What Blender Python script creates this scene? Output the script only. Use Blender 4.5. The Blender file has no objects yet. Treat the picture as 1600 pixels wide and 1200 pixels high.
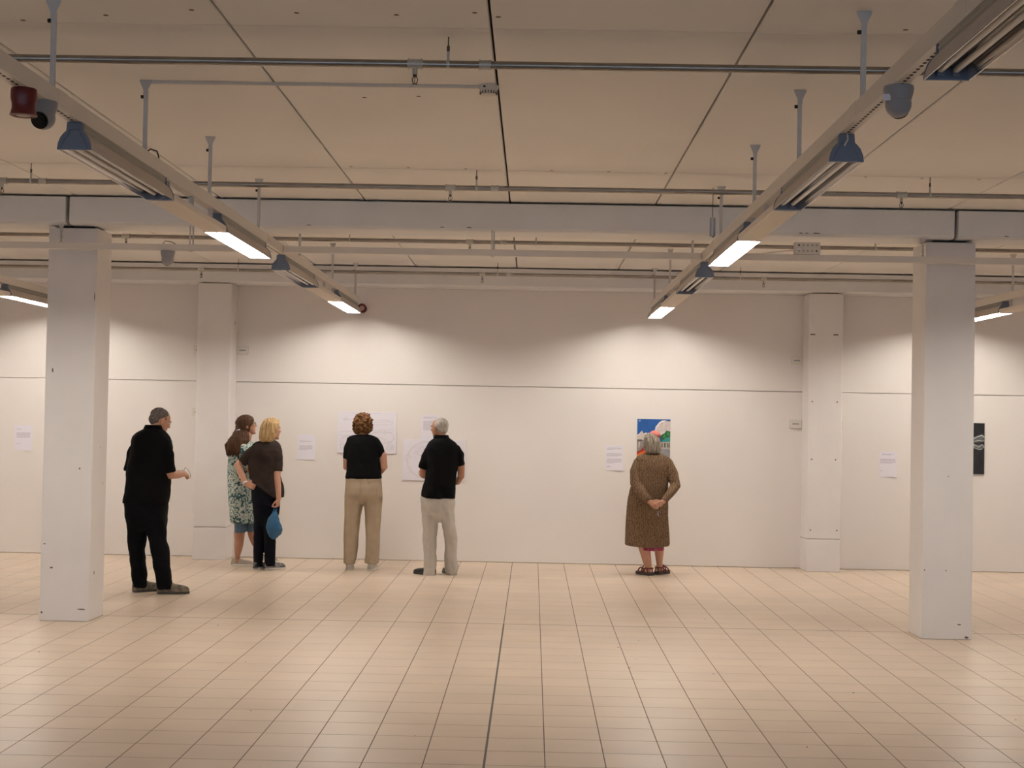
import bpy, bmesh, math, random
import numpy as np
from mathutils import Vector, Matrix, noise

random.seed(7)
SC = bpy.context.scene
COL = SC.collection
PI = math.pi

# ------------------------------------------------------------------ camera
CAM_H = 1.7123
F_PX, PITCH, YAW, ROLL = 2236.9, 0.0229, -0.0150, 0.0184
cy_, sy_, cp_, sp_ = math.cos(YAW), math.sin(YAW), math.cos(PITCH), math.sin(PITCH)
fw = Vector((sy_ * cp_, cy_ * cp_, sp_))
r0 = Vector((cy_, -sy_, 0))
u0 = r0.cross(fw)
rt = r0 * math.cos(ROLL) + u0 * math.sin(ROLL)
up = -r0 * math.sin(ROLL) + u0 * math.cos(ROLL)
cd = bpy.data.cameras.new('camera')
cd.sensor_fit = 'HORIZONTAL'
cd.sensor_width = 36.0
cd.lens = F_PX * 36.0 / 1600.0
cd.clip_start, cd.clip_end = 0.05, 200
cam = bpy.data.objects.new('camera', cd)
COL.objects.link(cam)
m3 = Matrix((rt, up, -fw)).transposed()
cam.matrix_world = Matrix.Translation((0, 0, CAM_H)) @ m3.to_4x4()
SC.camera = cam

# ------------------------------------------------------------------ light and exposure
SC.view_settings.view_transform = 'Standard'
SC.view_settings.look = 'None'
SC.view_settings.gamma = 1.0
SC.view_settings.use_curve_mapping = False
SC.view_settings.exposure = 0.0
SC.cycles.use_denoising = True
SC.cycles.caustics_reflective = False
SC.cycles.caustics_refractive = False
SC.cycles.sample_clamp_indirect = 4.0
SC.cycles.max_bounces = 8
SC.cycles.diffuse_bounces = 5
TUBE_COLOR = (1.0, 0.92, 0.825)
TUBE_POWER = 136.0
world = bpy.data.worlds.new('sky')
SC.world = world
world.use_nodes = True
wb = world.node_tree.nodes['Background']
wb.inputs[0].default_value = (0.55, 0.74, 1.0, 1)      # overcast daylight outside the shop front behind the viewer
wb.inputs[1].default_value = 2.55

# ------------------------------------------------------------------ materials
MATS = {}
def mat(name, color, rough=0.6, metal=0.0, vary=0.0, vscale=6.0, bump=0.0, bscale=80.0, spec=0.5, emit=None, power=0.0, stretch=None):
    if name in MATS:
        return MATS[name]
    m = bpy.data.materials.new(name)
    m.use_nodes = True
    nt = m.node_tree
    b = nt.nodes['Principled BSDF']
    b.inputs['Base Color'].default_value = (*color, 1)
    b.inputs['Roughness'].default_value = rough
    b.inputs['Metallic'].default_value = metal
    b.inputs['Specular IOR Level'].default_value = spec
    if vary or bump:
        tc = nt.nodes.new('ShaderNodeTexCoord')
        mp = nt.nodes.new('ShaderNodeMapping')
        nt.links.new(tc.outputs['Object'], mp.inputs['Vector'])
        if stretch:
            mp.inputs['Scale'].default_value = stretch
    if vary:
        n = nt.nodes.new('ShaderNodeTexNoise')
        n.inputs['Scale'].default_value = vscale
        n.inputs['Detail'].default_value = 5
        nt.links.new(mp.outputs['Vector'], n.inputs['Vector'])
        rp = nt.nodes.new('ShaderNodeValToRGB')
        rp.color_ramp.elements[0].position = 0.3
        rp.color_ramp.elements[1].position = 0.7
        rp.color_ramp.elements[0].color = (*[max(0, c * (1 - vary)) for c in color], 1)
        rp.color_ramp.elements[1].color = (*[min(1, c * (1 + vary)) for c in color], 1)
        nt.links.new(n.outputs['Fac'], rp.inputs['Fac'])
        nt.links.new(rp.outputs['Color'], b.inputs['Base Color'])
    if bump:
        n2 = nt.nodes.new('ShaderNodeTexNoise')
        n2.inputs['Scale'].default_value = bscale
        n2.inputs['Detail'].default_value = 3
        nt.links.new(mp.outputs['Vector'], n2.inputs['Vector'])
        bp = nt.nodes.new('ShaderNodeBump')
        bp.inputs['Strength'].default_value = bump
        bp.inputs['Distance'].default_value = 0.01
        nt.links.new(n2.outputs['Fac'], bp.inputs['Height'])
        nt.links.new(bp.outputs['Normal'], b.inputs['Normal'])
    if emit:
        b.inputs['Emission Color'].default_value = (*emit, 1)
        b.inputs['Emission Strength'].default_value = power
    MATS[name] = m
    return m

M_WALL = mat('wall_paint', (.80, .76, .735), .75, vary=.02, vscale=1.2, bump=.05, bscale=60)
M_CEIL = mat('ceiling_paint', (.82, .795, .765), .85, vary=.03, vscale=.8, bump=.06, bscale=40)
M_BEAM = mat('beam_paint', (.76, .755, .76), .7, vary=.03, vscale=3, bump=.08, bscale=50)
M_COLUMN = mat('column_paint', (.77, .74, .73), .6, vary=.025, vscale=3, bump=.08, bscale=45)
M_PLAIN = mat('side_wall_paint', (.78, .73, .68), .8, vary=.02, vscale=1)
M_DARK = mat('dark_gap', (.02, .018, .016), .9)
M_CHIP = mat('paint_chip', (.16, .12, .10), .9)
M_RUBBER = mat('bearing_rubber', (.03, .03, .03), .8)
M_GROUT = mat('floor_grout', (.17, .125, .10), .9, vary=.1, vscale=12)
M_JOINT = mat('expansion_joint', (.13, .115, .10), .8)
M_RAIL = mat('white_powder_coat', (.72, .67, .61), .4)
M_SLOT = mat('rail_slot', (.02, .02, .02), .8)
M_ROD = mat('painted_rod', (.56, .54, .53), .45)
M_GREYMETAL = mat('grey_gear_tray', (.30, .29, .26), .45, metal=.3)
M_REFLECT = mat('brushed_reflector', (.82, .79, .76), .13, metal=.9)
M_REFLWHITE = mat('white_reflector', (.85, .84, .82), .4)
M_REFLOUT = mat('reflector_outside', (.50, .44, .39), .5)
M_ENDCAP = mat('endcap_plastic', (.16, .19, .26), .35)
M_COVER = mat('cover_sheet', (.76, .69, .62), .5)
M_TUBEOFF = mat('tube_off', (.72, .69, .66), .15)
M_TUBEON = mat('tube_lit', (.9, .9, .9), .3, emit=TUBE_COLOR, power=TUBE_POWER)
M_PIPE = mat('galvanised_pipe', (.30, .275, .245), .25, metal=.85, vary=.08, vscale=9)
M_FITTING = mat('pipe_fitting', (.50, .49, .45), .45, metal=.4)
M_BRASS = mat('sprinkler_bronze', (.10, .07, .045), .35, metal=.8)
M_RODSTEEL = mat('threaded_rod', (.10, .09, .08), .5, metal=.5)
M_RED = mat('red_sounder', (.12, .008, .008), .35)
M_CAMERA = mat('camera_shell', (.30, .30, .32), .4)
M_LENS = mat('black_lens', (.004, .004, .004), .12)
M_WHITEPLASTIC = mat('white_plastic', (.70, .66, .60), .4)
M_GALV = mat('galvanised_sheet', (.42, .44, .47), .35, metal=.7)
M_PAPER = mat('paper', (.80, .78, .86), .8)
M_INK = mat('printed_ink', (.46, .43, .50), .9)
M_PENCIL = mat('pencil_line', (.60, .56, .62), .9)
M_SKIN = mat('skin', (.52, .275, .185), .5, vary=.06, vscale=14)
M_SKINTAN = mat('skin_tanned', (.42, .20, .12), .5, vary=.06, vscale=14)
M_EYE = mat('eye', (.7, .68, .65), .2)
M_GLASSFRAME = mat('spectacle_frame', (.16, .12, .09), .3, metal=.5)

def tile_material():
    m = bpy.data.materials.new('floor_tile')
    m.use_nodes = True
    nt = m.node_tree
    b = nt.nodes['Principled BSDF']
    g = nt.nodes.new('ShaderNodeNewGeometry')
    sub = nt.nodes.new('ShaderNodeVectorMath'); sub.operation = 'SUBTRACT'
    sub.inputs[1].default_value = (TX0, TY0, 0)
    nt.links.new(g.outputs['Position'], sub.inputs[0])
    sc = nt.nodes.new('ShaderNodeVectorMath'); sc.operation = 'SCALE'
    sc.inputs['Scale'].default_value = 1 / TILE
    nt.links.new(sub.outputs[0], sc.inputs[0])
    fl = nt.nodes.new('ShaderNodeVectorMath'); fl.operation = 'FLOOR'
    nt.links.new(sc.outputs[0], fl.inputs[0])
    wn = nt.nodes.new('ShaderNodeTexWhiteNoise'); wn.noise_dimensions = '2D'
    nt.links.new(fl.outputs[0], wn.inputs['Vector'])
    mx = nt.nodes.new('ShaderNodeMix'); mx.data_type = 'RGBA'
    mx.inputs['A'].default_value = (.66, .535, .42, 1)
    mx.inputs['B'].default_value = (.70, .575, .455, 1)
    nt.links.new(wn.outputs['Value'], mx.inputs['Factor'])
    n = nt.nodes.new('ShaderNodeTexNoise'); n.inputs['Scale'].default_value = 2.2; n.inputs['Detail'].default_value = 6
    nt.links.new(g.outputs['Position'], n.inputs['Vector'])
    mr = nt.nodes.new('ShaderNodeMapRange')
    mr.inputs['From Min'].default_value = .3; mr.inputs['From Max'].default_value = .7
    mr.inputs['To Min'].default_value = .93; mr.inputs['To Max'].default_value = 1.05
    nt.links.new(n.outputs['Fac'], mr.inputs['Value'])
    ml = nt.nodes.new('ShaderNodeVectorMath'); ml.operation = 'SCALE'
    nt.links.new(mx.outputs['Result'], ml.inputs[0]); nt.links.new(mr.outputs['Result'], ml.inputs['Scale'])
    nt.links.new(ml.outputs[0], b.inputs['Base Color'])
    mr2 = nt.nodes.new('ShaderNodeMapRange')
    mr2.inputs['To Min'].default_value = .30; mr2.inputs['To Max'].default_value = .42
    nt.links.new(n.outputs['Fac'], mr2.inputs['Value'])
    nt.links.new(mr2.outputs['Result'], b.inputs['Roughness'])
    b.inputs['Specular IOR Level'].default_value = .5
    n3 = nt.nodes.new('ShaderNodeTexNoise'); n3.inputs['Scale'].default_value = 9
    nt.links.new(g.outputs['Position'], n3.inputs['Vector'])
    bp = nt.nodes.new('ShaderNodeBump'); bp.inputs['Strength'].default_value = .05; bp.inputs['Distance'].default_value = .01
    nt.links.new(n3.outputs['Fac'], bp.inputs['Height']); nt.links.new(bp.outputs['Normal'], b.inputs['Normal'])
    return m

# ------------------------------------------------------------------ mesh helpers
class MB:
    """collects primitive shapes and links them as one mesh object"""
    def __init__(s):
        s.v, s.f = [], []
    def add(s, verts, faces):
        o = len(s.v)
        s.v += [tuple(p) for p in verts]
        s.f += [tuple(i + o for i in f) for f in faces]
        return s
    def box(s, x0, x1, y0, y1, z0, z1):
        return s.add([(x0, y0, z0), (x1, y0, z0), (x1, y1, z0), (x0, y1, z0), (x0, y0, z1), (x1, y0, z1), (x1, y1, z1), (x0, y1, z1)],
                     [(0, 3, 2, 1), (4, 5, 6, 7), (0, 1, 5, 4), (1, 2, 6, 5), (2, 3, 7, 6), (3, 0, 4, 7)])
    def limb(s, pts, n=12, flat0=False, flat1=False):
        """tube along points (x, y, z, radius) with rounded or flat ends"""
        P = [Vector(p[:3]) for p in pts]
        R = [p[3] for p in pts]
        rings = []
        T = []
        for i in range(len(P)):
            t = P[min(i + 1, len(P) - 1)] - P[max(i - 1, 0)]
            T.append(t.normalized())
        ref = Vector((0, 0, 1)) if abs(T[0].z) < .8 else Vector((0, 1, 0))
        seq = []
        if not flat0:
            seq += [(P[0] - T[0] * R[0] * .95, R[0] * .3, T[0]), (P[0] - T[0] * R[0] * .7, R[0] * .71, T[0])]
        for i in range(len(P)):
            seq.append((P[i], R[i], T[i]))
        if not flat1:
            seq += [(P[-1] + T[-1] * R[-1] * .7, R[-1] * .71, T[-1]), (P[-1] + T[-1] * R[-1] * .95, R[-1] * .3, T[-1])]
        V, Fc = [], []
        a = ref
        for k, (c, r, t) in enumerate(seq):
            a = (a - t * a.dot(t))
            a.normalize()
            b = t.cross(a)
            for j in range(n):
                th = 2 * PI * j / n
                V.append(c + (a * math.cos(th) + b * math.sin(th)) * r)
            if k:
                for j in range(n):
                    Fc.append(((k - 1) * n + j, (k - 1) * n + (j + 1) % n, k * n + (j + 1) % n, k * n + j))
        Fc.append(tuple(reversed(range(n))))
        Fc.append(tuple(range((len(seq) - 1) * n, len(seq) * n)))
        return s.add(V, Fc)
    def cyl(s, p, q, r, n=12, r2=None):
        return s.limb([(*p, r), (*q, r if r2 is None else r2)], n, True, True)
    def loft(s, rows, n=28, e=2.3):
        """stacked horizontal superellipses (cx, cy, z, half width, half depth)"""
        rows = sorted(rows, key=lambda q: q[2])
        V, Fc = [], []
        for k, (cx, cy, z, a, b) in enumerate(rows):
            for j in range(n):
                th = 2 * PI * j / n
                c_, s_ = math.cos(th), math.sin(th)
                V.append((cx + a * math.copysign(abs(c_) ** (2 / e), c_), cy + b * math.copysign(abs(s_) ** (2 / e), s_), z))
            if k:
                for j in range(n):
                    Fc.append(((k - 1) * n + j, (k - 1) * n + (j + 1) % n, k * n + (j + 1) % n, k * n + j))
        Fc.append(tuple(reversed(range(n))))
        Fc.append(tuple(range((len(rows) - 1) * n, len(rows) * n)))
        return s.add(V, Fc)
    def ell(s, c, r, n=16, m=10, M=None):
        V, Fc = [], []
        for i in range(1, m):
            ph = PI * i / m
            for j in range(n):
                th = 2 * PI * j / n
                V.append(Vector((r[0] * math.sin(ph) * math.cos(th), r[1] * math.sin(ph) * math.sin(th), r[2] * math.cos(ph))))
        V.append(Vector((0, 0, r[2]))); V.append(Vector((0, 0, -r[2])))
        t, b = len(V) - 2, len(V) - 1
        for i in range(m - 2):
            for j in range(n):
                Fc.append((i * n + j, (i + 1) * n + j, (i + 1) * n + (j + 1) % n, i * n + (j + 1) % n))
        for j in range(n):
            Fc.append((t, j, (j + 1) % n))
            Fc.append((b, (m - 2) * n + (j + 1) % n, (m - 2) * n + j))
        C = Vector(c)
        if M is not None:
            V = [M @ (p + C) for p in V]
        else:
            V = [p + C for p in V]
        return s.add(V, Fc)
    def prism(s, poly, y0, y1, axis='y'):
        """extrude polygon [(x, z)] along y (or x / z)"""
        n = len(poly)
        def P(a, b, t):
            return (a, t, b) if axis == 'y' else ((t, a, b) if axis == 'x' else (a, b, t))
        V = [P(a, b, y0) for a, b in poly] + [P(a, b, y1) for a, b in poly]
        Fc = [tuple(range(n)), tuple(reversed(range(n, 2 * n)))]
        Fc += [(i, i + n, (i + 1) % n + n, (i + 1) % n) for i in range(n)]
        return s.add(V, Fc)
    def lathe(s, prof, n=20, c=(0, 0, 0)):
        """revolve [(radius, z)] about the vertical axis"""
        V, Fc = [], []
        for k, (r, z) in enumerate(prof):
            for j in range(n):
                th = 2 * PI * j / n
                V.append((c[0] + r * math.cos(th), c[1] + r * math.sin(th), c[2] + z))
            if k:
                for j in range(n):
                    Fc.append(((k - 1) * n + j, (k - 1) * n + (j + 1) % n, k * n + (j + 1) % n, k * n + j))
        Fc.append(tuple(reversed(range(n))))
        Fc.append(tuple(range((len(prof) - 1) * n, len(prof) * n)))
        return s.add(V, Fc)
    def xform(s, M):
        s.v = [tuple(M @ Vector(p)) for p in s.v]
        return s
    def mesh(s, name, material=None, smooth=False, bevel=0.0, seg=2):
        me = bpy.data.meshes.new(name)
        me.from_pydata(s.v, [], s.f)
        bm = bmesh.new(); bm.from_mesh(me)
        if bevel:
            bmesh.ops.bevel(bm, geom=list(bm.edges), offset=bevel, segments=seg, profile=.5, affect='EDGES', clamp_overlap=True)
        bmesh.ops.recalc_face_normals(bm, faces=bm.faces)
        bm.to_mesh(me); bm.free()
        if material:
            me.materials.append(material)
        if smooth:
            for p in me.polygons:
                p.use_smooth = True
            try:
                me.set_sharp_from_angle(angle=math.radians(40))
            except Exception:
                pass
        return me
    def obj(s, name, material, parent=None, smooth=False, bevel=0.0, seg=2, loc=(0, 0, 0)):
        return link(name, s.mesh(name, material, smooth, bevel, seg), parent, loc)

def link(name, me, parent=None, loc=(0, 0, 0), rotz=0.0):
    o = bpy.data.objects.new(name, me)
    COL.objects.link(o)
    if parent is not None:
        o.parent = parent
    o.location = loc
    o.rotation_euler = (0, 0, rotz)
    return o

def tag(o, label=None, cat=None, group=None, kind=None):
    if label: o['label'] = label
    if cat: o['category'] = cat
    if group: o['group'] = group
    if kind: o['kind'] = kind
    return o

def thing(name, label, cat, loc=(0, 0, 0), group=None, kind=None):
    return tag(link(name, None, None, loc), label, cat, group, kind)

def copy_tree(o, parent=None):
    c = o.copy()
    COL.objects.link(c)
    c.parent = parent
    for ch in o.children:
        copy_tree(ch, c)
    return c

# ------------------------------------------------------------------ the room shell
TILE, TX0, TY0 = 0.30, -0.2098, 7.3698
ROOM = (-10.9, 10.5, -8.0, 16.86)
CEIL = 3.4365
COLX = (-3.947, 3.129)
COLY = 11.51
M_TILE = tile_material()

floor = tag(MB().box(ROOM[0], ROOM[1], ROOM[2], ROOM[3] + .2, -.12, -.0008).obj('floor', M_GROUT),
            'beige square tiled floor running up to the white wall', 'floor', kind='structure')
def tile_geo(x, y, w, d, g=.0027, b=.0005):
    x0, x1, y0, y1 = x + g, x + w - g, y + g, y + d - g
    V = [(x0, y0, -.004), (x1, y0, -.004), (x1, y1, -.004), (x0, y1, -.004),
         (x0, y0, -b), (x1, y0, -b), (x1, y1, -b), (x0, y1, -b),
         (x0 + b, y0 + b, 0), (x1 - b, y0 + b, 0), (x1 - b, y1 - b, 0), (x0 + b, y1 - b, 0)]
    Fc = [(8, 9, 10, 11)]
    for k in (0, 4):
        Fc += [(k, k + 1, k + 5, k + 4), (k + 1, k + 2, k + 6, k + 5), (k + 2, k + 3, k + 7, k + 6), (k + 3, k, k + 4, k + 7)]
    return V, Fc
def project(p):
    q = Vector(p) - Vector((0, 0, CAM_H))
    d = q.dot(fw)
    return (800 + F_PX * q.dot(rt) / d, 600 - F_PX * q.dot(up) / d) if d > .1 else None
ix0, ix1 = math.floor((ROOM[0] - TX0) / TILE), math.ceil((ROOM[1] - TX0) / TILE)
iy0, iy1 = math.floor((ROOM[2] - TY0) / TILE), math.ceil((ROOM[3] - TY0) / TILE)
JY = TY0 + 15 * TILE                      # cross joint between the columns
cells = []
for i in range(ix0, ix1):
    for j in range(iy0, iy1):
        x, y = TX0 + i * TILE, TY0 + j * TILE
        c = project((x + .15, y + .15, 0))
        a = project((x, y, 0)); b = project((x + .3, y + .3, 0))
        vis = 0
        if a and b and c and -10 < c[0] < 1610 and 0 < c[1] < 1212:
            vis = abs(a[1] - b[1]) * F_PX * .3 / y
        cells.append((vis, i, j))
cells.sort(reverse=True)
tv, tf = tile_geo(0, 0, TILE, TILE)
tmesh = MB().add(tv, tf).mesh('tile', M_TILE)
rest = MB()
for k, (vis, i, j) in enumerate(cells):
    x, y = TX0 + i * TILE, TY0 + j * TILE
    if k < 300:
        link('tile', tmesh, floor, (x, y, 0))
    else:
        w = min(TILE, ROOM[1] - x)
        if w > .02:
            g = .0016
            rest.add(*tile_geo(x, y, w, TILE))
tag(rest.obj('tiles_beyond', M_TILE, floor), kind='stuff')
# darker sealed expansion joints
MB().box(TX0 - .006, TX0 + .006, 3, JY, -.003, .0006).obj('expansion_joint', M_JOINT, floor)
MB().box(TX0 - .0035, TX0 + .0035, JY, 16.85, -.003, .0006).obj('expansion_joint', M_JOINT, floor)
MB().box(ROOM[0], ROOM[1], JY - .004, JY + .004, -.003, .0006).obj('expansion_joint', M_JOINT, floor)
# scuffs and crumbs on the tiles: one uncountable scatter
crumb = MB()
for k in range(26):
    a = random.uniform(-4.5, 4.5); d = random.uniform(7.2, 14)
    s_ = random.uniform(.003, .007)
    crumb.lathe([(s_, 0), (s_ * .7, s_ * .35)], 6, (a, d, .0005))
tag(crumb.obj('floor_crumbs', M_CHIP), 'tiny dark crumbs scattered over the beige tiles', 'crumbs', kind='stuff')

# ceiling: precast slabs with dark open joints
ceiling = tag(MB().box(ROOM[0], ROOM[1], ROOM[2], ROOM[3] + .2, CEIL + .035, CEIL + .2).obj('ceiling', M_DARK),
              'off-white ceiling of wide precast slabs with dark joints', 'ceiling', kind='structure')
SLABW, SX0 = 1.171, -.2158
def slab(x0, x1, y0, y1):
    MB().box(x0 + .006, x1 - .006, y0, y1, CEIL, CEIL + .034).obj('ceiling_slab', M_CEIL, ceiling, bevel=.005, seg=1)
for k in range(-10, 10):
    x0 = max(ROOM[0], SX0 + k * SLABW); x1 = min(ROOM[1], SX0 + (k + 1) * SLABW)
    if x1 - x0 > .05:
        for ya, yb in ((ROOM[2], 6.33), (6.332, 9.99), (9.992, 11.62), (11.64, 16.86)):
            slab(x0, x1, ya, yb)
holes = MB()
for (hx, hy) in [(-1.5, 6.1), (-1.05, 6.12), (-.62, 6.13), (-.28, 6.08), (-.18, 6.14), (1.6, 6.25), (1.9, 6.25), (2.2, 6.26), (-1.3, 9.93), (-.9, 9.94), (-.5, 9.95), (.1, 9.96),
                 (.5, 9.98), (.9, 10.0), (1.9, 10.02), (2.3, 10.03), (2.7, 10.05), (3.1, 10.06), (-1.9, 6.2), (-2.3, 6.3), (-.95, 7.75), (-.65, 7.7)]:
    holes.cyl((hx, hy, CEIL - .0006), (hx, hy, CEIL + .002), .012, 8)
tag(holes.obj('drill_holes', M_CHIP, ceiling), kind='stuff')

# back wall: panels, one joint at head height
wall = tag(MB().box(ROOM[0], ROOM[1], 16.885, 17.1, -.1, CEIL).obj('wall_back', M_WALL),
           'long white painted back wall with a horizontal panel joint', 'wall', kind='structure')
for x0, x1 in ((ROOM[0], -3.72), (-3.712, 3.35), (3.358, ROOM[1])):
    for z0, z1 in ((.003, 2.063), (2.069, 3.3)):
        MB().box(x0, x1, 16.856, 16.884, z0, z1).obj('wall_panel', M_WALL, wall, bevel=.005, seg=1)
for nm, b_ in (('wall_left', (ROOM[0] - .2, ROOM[0], ROOM[2] - .2, 17.1, -.1, 3.6)), ('wall_right', (ROOM[1], ROOM[1] + .2, ROOM[2] - .2, 17.1, -.1, 3.6))):
    tag(MB().box(*b_).obj(nm, M_PLAIN), 'plain side wall of the hall outside the picture', 'wall', kind='structure')
# shop front behind the viewer: piers, sill and lintel around four large windows
Yf = ROOM[2]
sf = MB().box(ROOM[0], ROOM[1], Yf - .2, Yf, -.1, .55).box(ROOM[0], ROOM[1], Yf - .2, Yf, 2.9, 3.6)
edges_ = [-9.9, -5.1, -4.7, .1, .5, 5.3, 5.7, 9.7]
sf.box(ROOM[0], -9.9, Yf - .2, Yf, .55, 2.9).box(9.7, ROOM[1], Yf - .2, Yf, .55, 2.9)
for a, b in ((-5.1, -4.7), (.1, .5), (5.3, 5.7)):
    sf.box(a, b, Yf - .2, Yf, .55, 2.9)
tag(sf.obj('wall_front', M_PLAIN), 'front wall with large windows behind the viewer', 'wall', kind='structure')
def pane_material():
    m = bpy.data.materials.new('window_glass'); m.use_nodes = True
    nt = m.node_tree; nt.nodes.clear()
    o = nt.nodes.new('ShaderNodeOutputMaterial'); t = nt.nodes.new('ShaderNodeBsdfTransparent'); g = nt.nodes.new('ShaderNodeBsdfGlossy')
    g.inputs['Roughness'].default_value = .02
    mx = nt.nodes.new('ShaderNodeMixShader'); mx.inputs[0].default_value = .06
    nt.links.new(t.outputs[0], mx.inputs[1]); nt.links.new(g.outputs[0], mx.inputs[2]); nt.links.new(mx.outputs[0], o.inputs[0])
    return m
M_PANE = pane_material()
for i, (a, b) in enumerate(((-9.9, -5.1), (-4.7, .1), (.5, 5.3), (5.7, 9.7))):
    w_ = tag(MB().box(a, a + .06, Yf - .14, Yf - .06, .55, 2.9).box(b - .06, b, Yf - .14, Yf - .06, .55, 2.9).box(a + .06, b - .06, Yf - .14, Yf - .06, .55, .61)
             .box(a + .06, b - .06, Yf - .14, Yf - .06, 2.84, 2.9).obj('window_%d' % (i + 1), M_GREYMETAL), 'shop front window behind the viewer', 'window', kind='structure')
    MB().box(a + .06, b - .06, Yf - .105, Yf - .097, .61, 2.84).obj('pane', M_PANE, w_)
    al = bpy.data.lights.new('window_portal', 'AREA')
    al.shape = 'RECTANGLE'; al.size = b - a; al.size_y = 2.35
    al.cycles.is_portal = True
    lo = bpy.data.objects.new('window_portal', al); COL.objects.link(lo)
    lo.location = ((a + b) / 2, Yf + .02, 1.725)
    lo.rotation_euler = (PI / 2, 0, PI)

# beams and columns
BY0, BY1, BZ0, BZ1 = 11.43, 11.83, 3.196, 3.42
for x0, x1, lb in ((ROOM[0], -3.79, 'grey-white concrete beam running left from the left column'),
                   (-3.76, 3.335, 'long grey-white concrete beam spanning between the two free columns'),
                   (3.365, ROOM[1], 'grey-white concrete beam running right from the right column')):
    bm_ = MB().prism([(BY0 + .02, BZ0), (BY1 - .02, BZ0), (BY1, BZ0 + .02), (BY1, BZ1), (BY0, BZ1), (BY0, BZ0 + .02)], x0, x1, 'x')
    bo_ = tag(bm_.obj('beam', M_BEAM, bevel=.006, seg=1), lb, 'beam', kind='structure')
    for k in range(7):
        q = x0 + (x1 - x0) * random.uniform(.05, .95)
        if abs(q) < 5:
            w_ = random.uniform(.01, .035)
            MB().prism([(q - w_, BZ0 + .022), (q - w_ * .4, BZ0 + .029), (q + w_ * .5, BZ0 + .027), (q + w_, BZ0 + .022)], BY0 - .0008, BY0 + .003).obj('paint_chip', M_CHIP, bo_)
tag(MB().prism([(16.505, 3.205), (16.85, 3.205), (16.85, 3.42), (16.49, 3.42), (16.49, 3.22)], ROOM[0], ROOM[1], 'x').obj('beam', M_BEAM),
    'white edge beam along the top of the back wall', 'beam', kind='structure')
def chip(parent, x, y, z, w, h, face='front'):
    n = 7
    pts = []
    for k in range(n):
        th = 2 * PI * k / n
        rr = random.uniform(.6, 1)
        pts.append((math.cos(th) * w * rr, math.sin(th) * h * rr))
    if face == 'front':
        MB().prism([(x + a, z + b) for a, b in pts], y - .0008, y + .002).obj('paint_chip', M_CHIP, parent)
    else:
        MB().prism([(y + a, z + b) for a, b in pts], x - .001, x + .001, 'x').obj('paint_chip', M_CHIP, parent)
for cx, lb in ((COLX[0], 'white square column standing free on the left beside the man in black'),
               (COLX[1], 'white square column standing free on the right, front edge chipped')):
    t = thing('column', lb, 'column', (cx, COLY, 0), kind='structure')
    MB().box(0, .4, 0, .392, 0, 3.176).obj('shaft', M_COLUMN, t, bevel=.008)
    MB().box(.08, .34, .06, .34, 3.17, 3.198).obj('bearing_pad', M_RUBBER, t)
    if cx < 0:
        for z, xx, w, h in ((2.02, .06, .008, .022), (1.23, .3, .008, .01), (.43, .09, .02, .01), (.1, .34, .05, .008), (.07, .02, .01, .014), (2.62, .385, .004, .05), (.62, .03, .012, .006)):
            chip(t, xx, 0, z, w, h)
        for z, yy, w, h in ((.38, .12, .012, .02), (1.4, .2, .006, .008), (1.1, .3, .006, .01)):
            chip(t, .4, yy, z, w, h, 'side')
    else:
        for z, xx, w, h in ((.55, .19, .008, .006), (.12, .3, .02, .006), (1.3, .2, .006, .005), (.02, .36, .02, .012), (.55, .02, .006, .008)):
            chip(t, xx, 0, z, w, h)
for cx, lb in ((-3.90, 'white wall pilaster behind the left pair of women'), (3.155, 'white wall pilaster to the right of the painting')):
    t = thing('pilaster', lb, 'pilaster', (cx, 16.49, 0), kind='structure')
    MB().box(0, .392, 0, .366, .376, 3.196).obj('shaft', M_COLUMN, t, bevel=.01)
    MB().box(0, .392, 0, .366, 0, .373).obj('plinth', M_COLUMN, t, bevel=.008)
    MB().box(.04, .35, .05, .36, 3.19, 3.206).obj('bearing_pad', M_RUBBER, t)
    if cx > 0:
        for xx, z in ((.05, 1.95), (.335, 1.95), (.052, 1.288), (.325, 1.288), (.048, .478), (.35, .478)):
            MB().cyl((xx, -.0008, z), (xx, .003, z), .009, 8).obj('bolt_hole', M_CHIP, t)
        for xx in (.045, .31):
            MB().box(xx - .028, xx + .028, -.0008, .004, 2.715, 2.73).obj('slot', M_CHIP, t)
    else:
        chip(t, .393, .2, 2.75, .008, .03, 'side')

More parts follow.
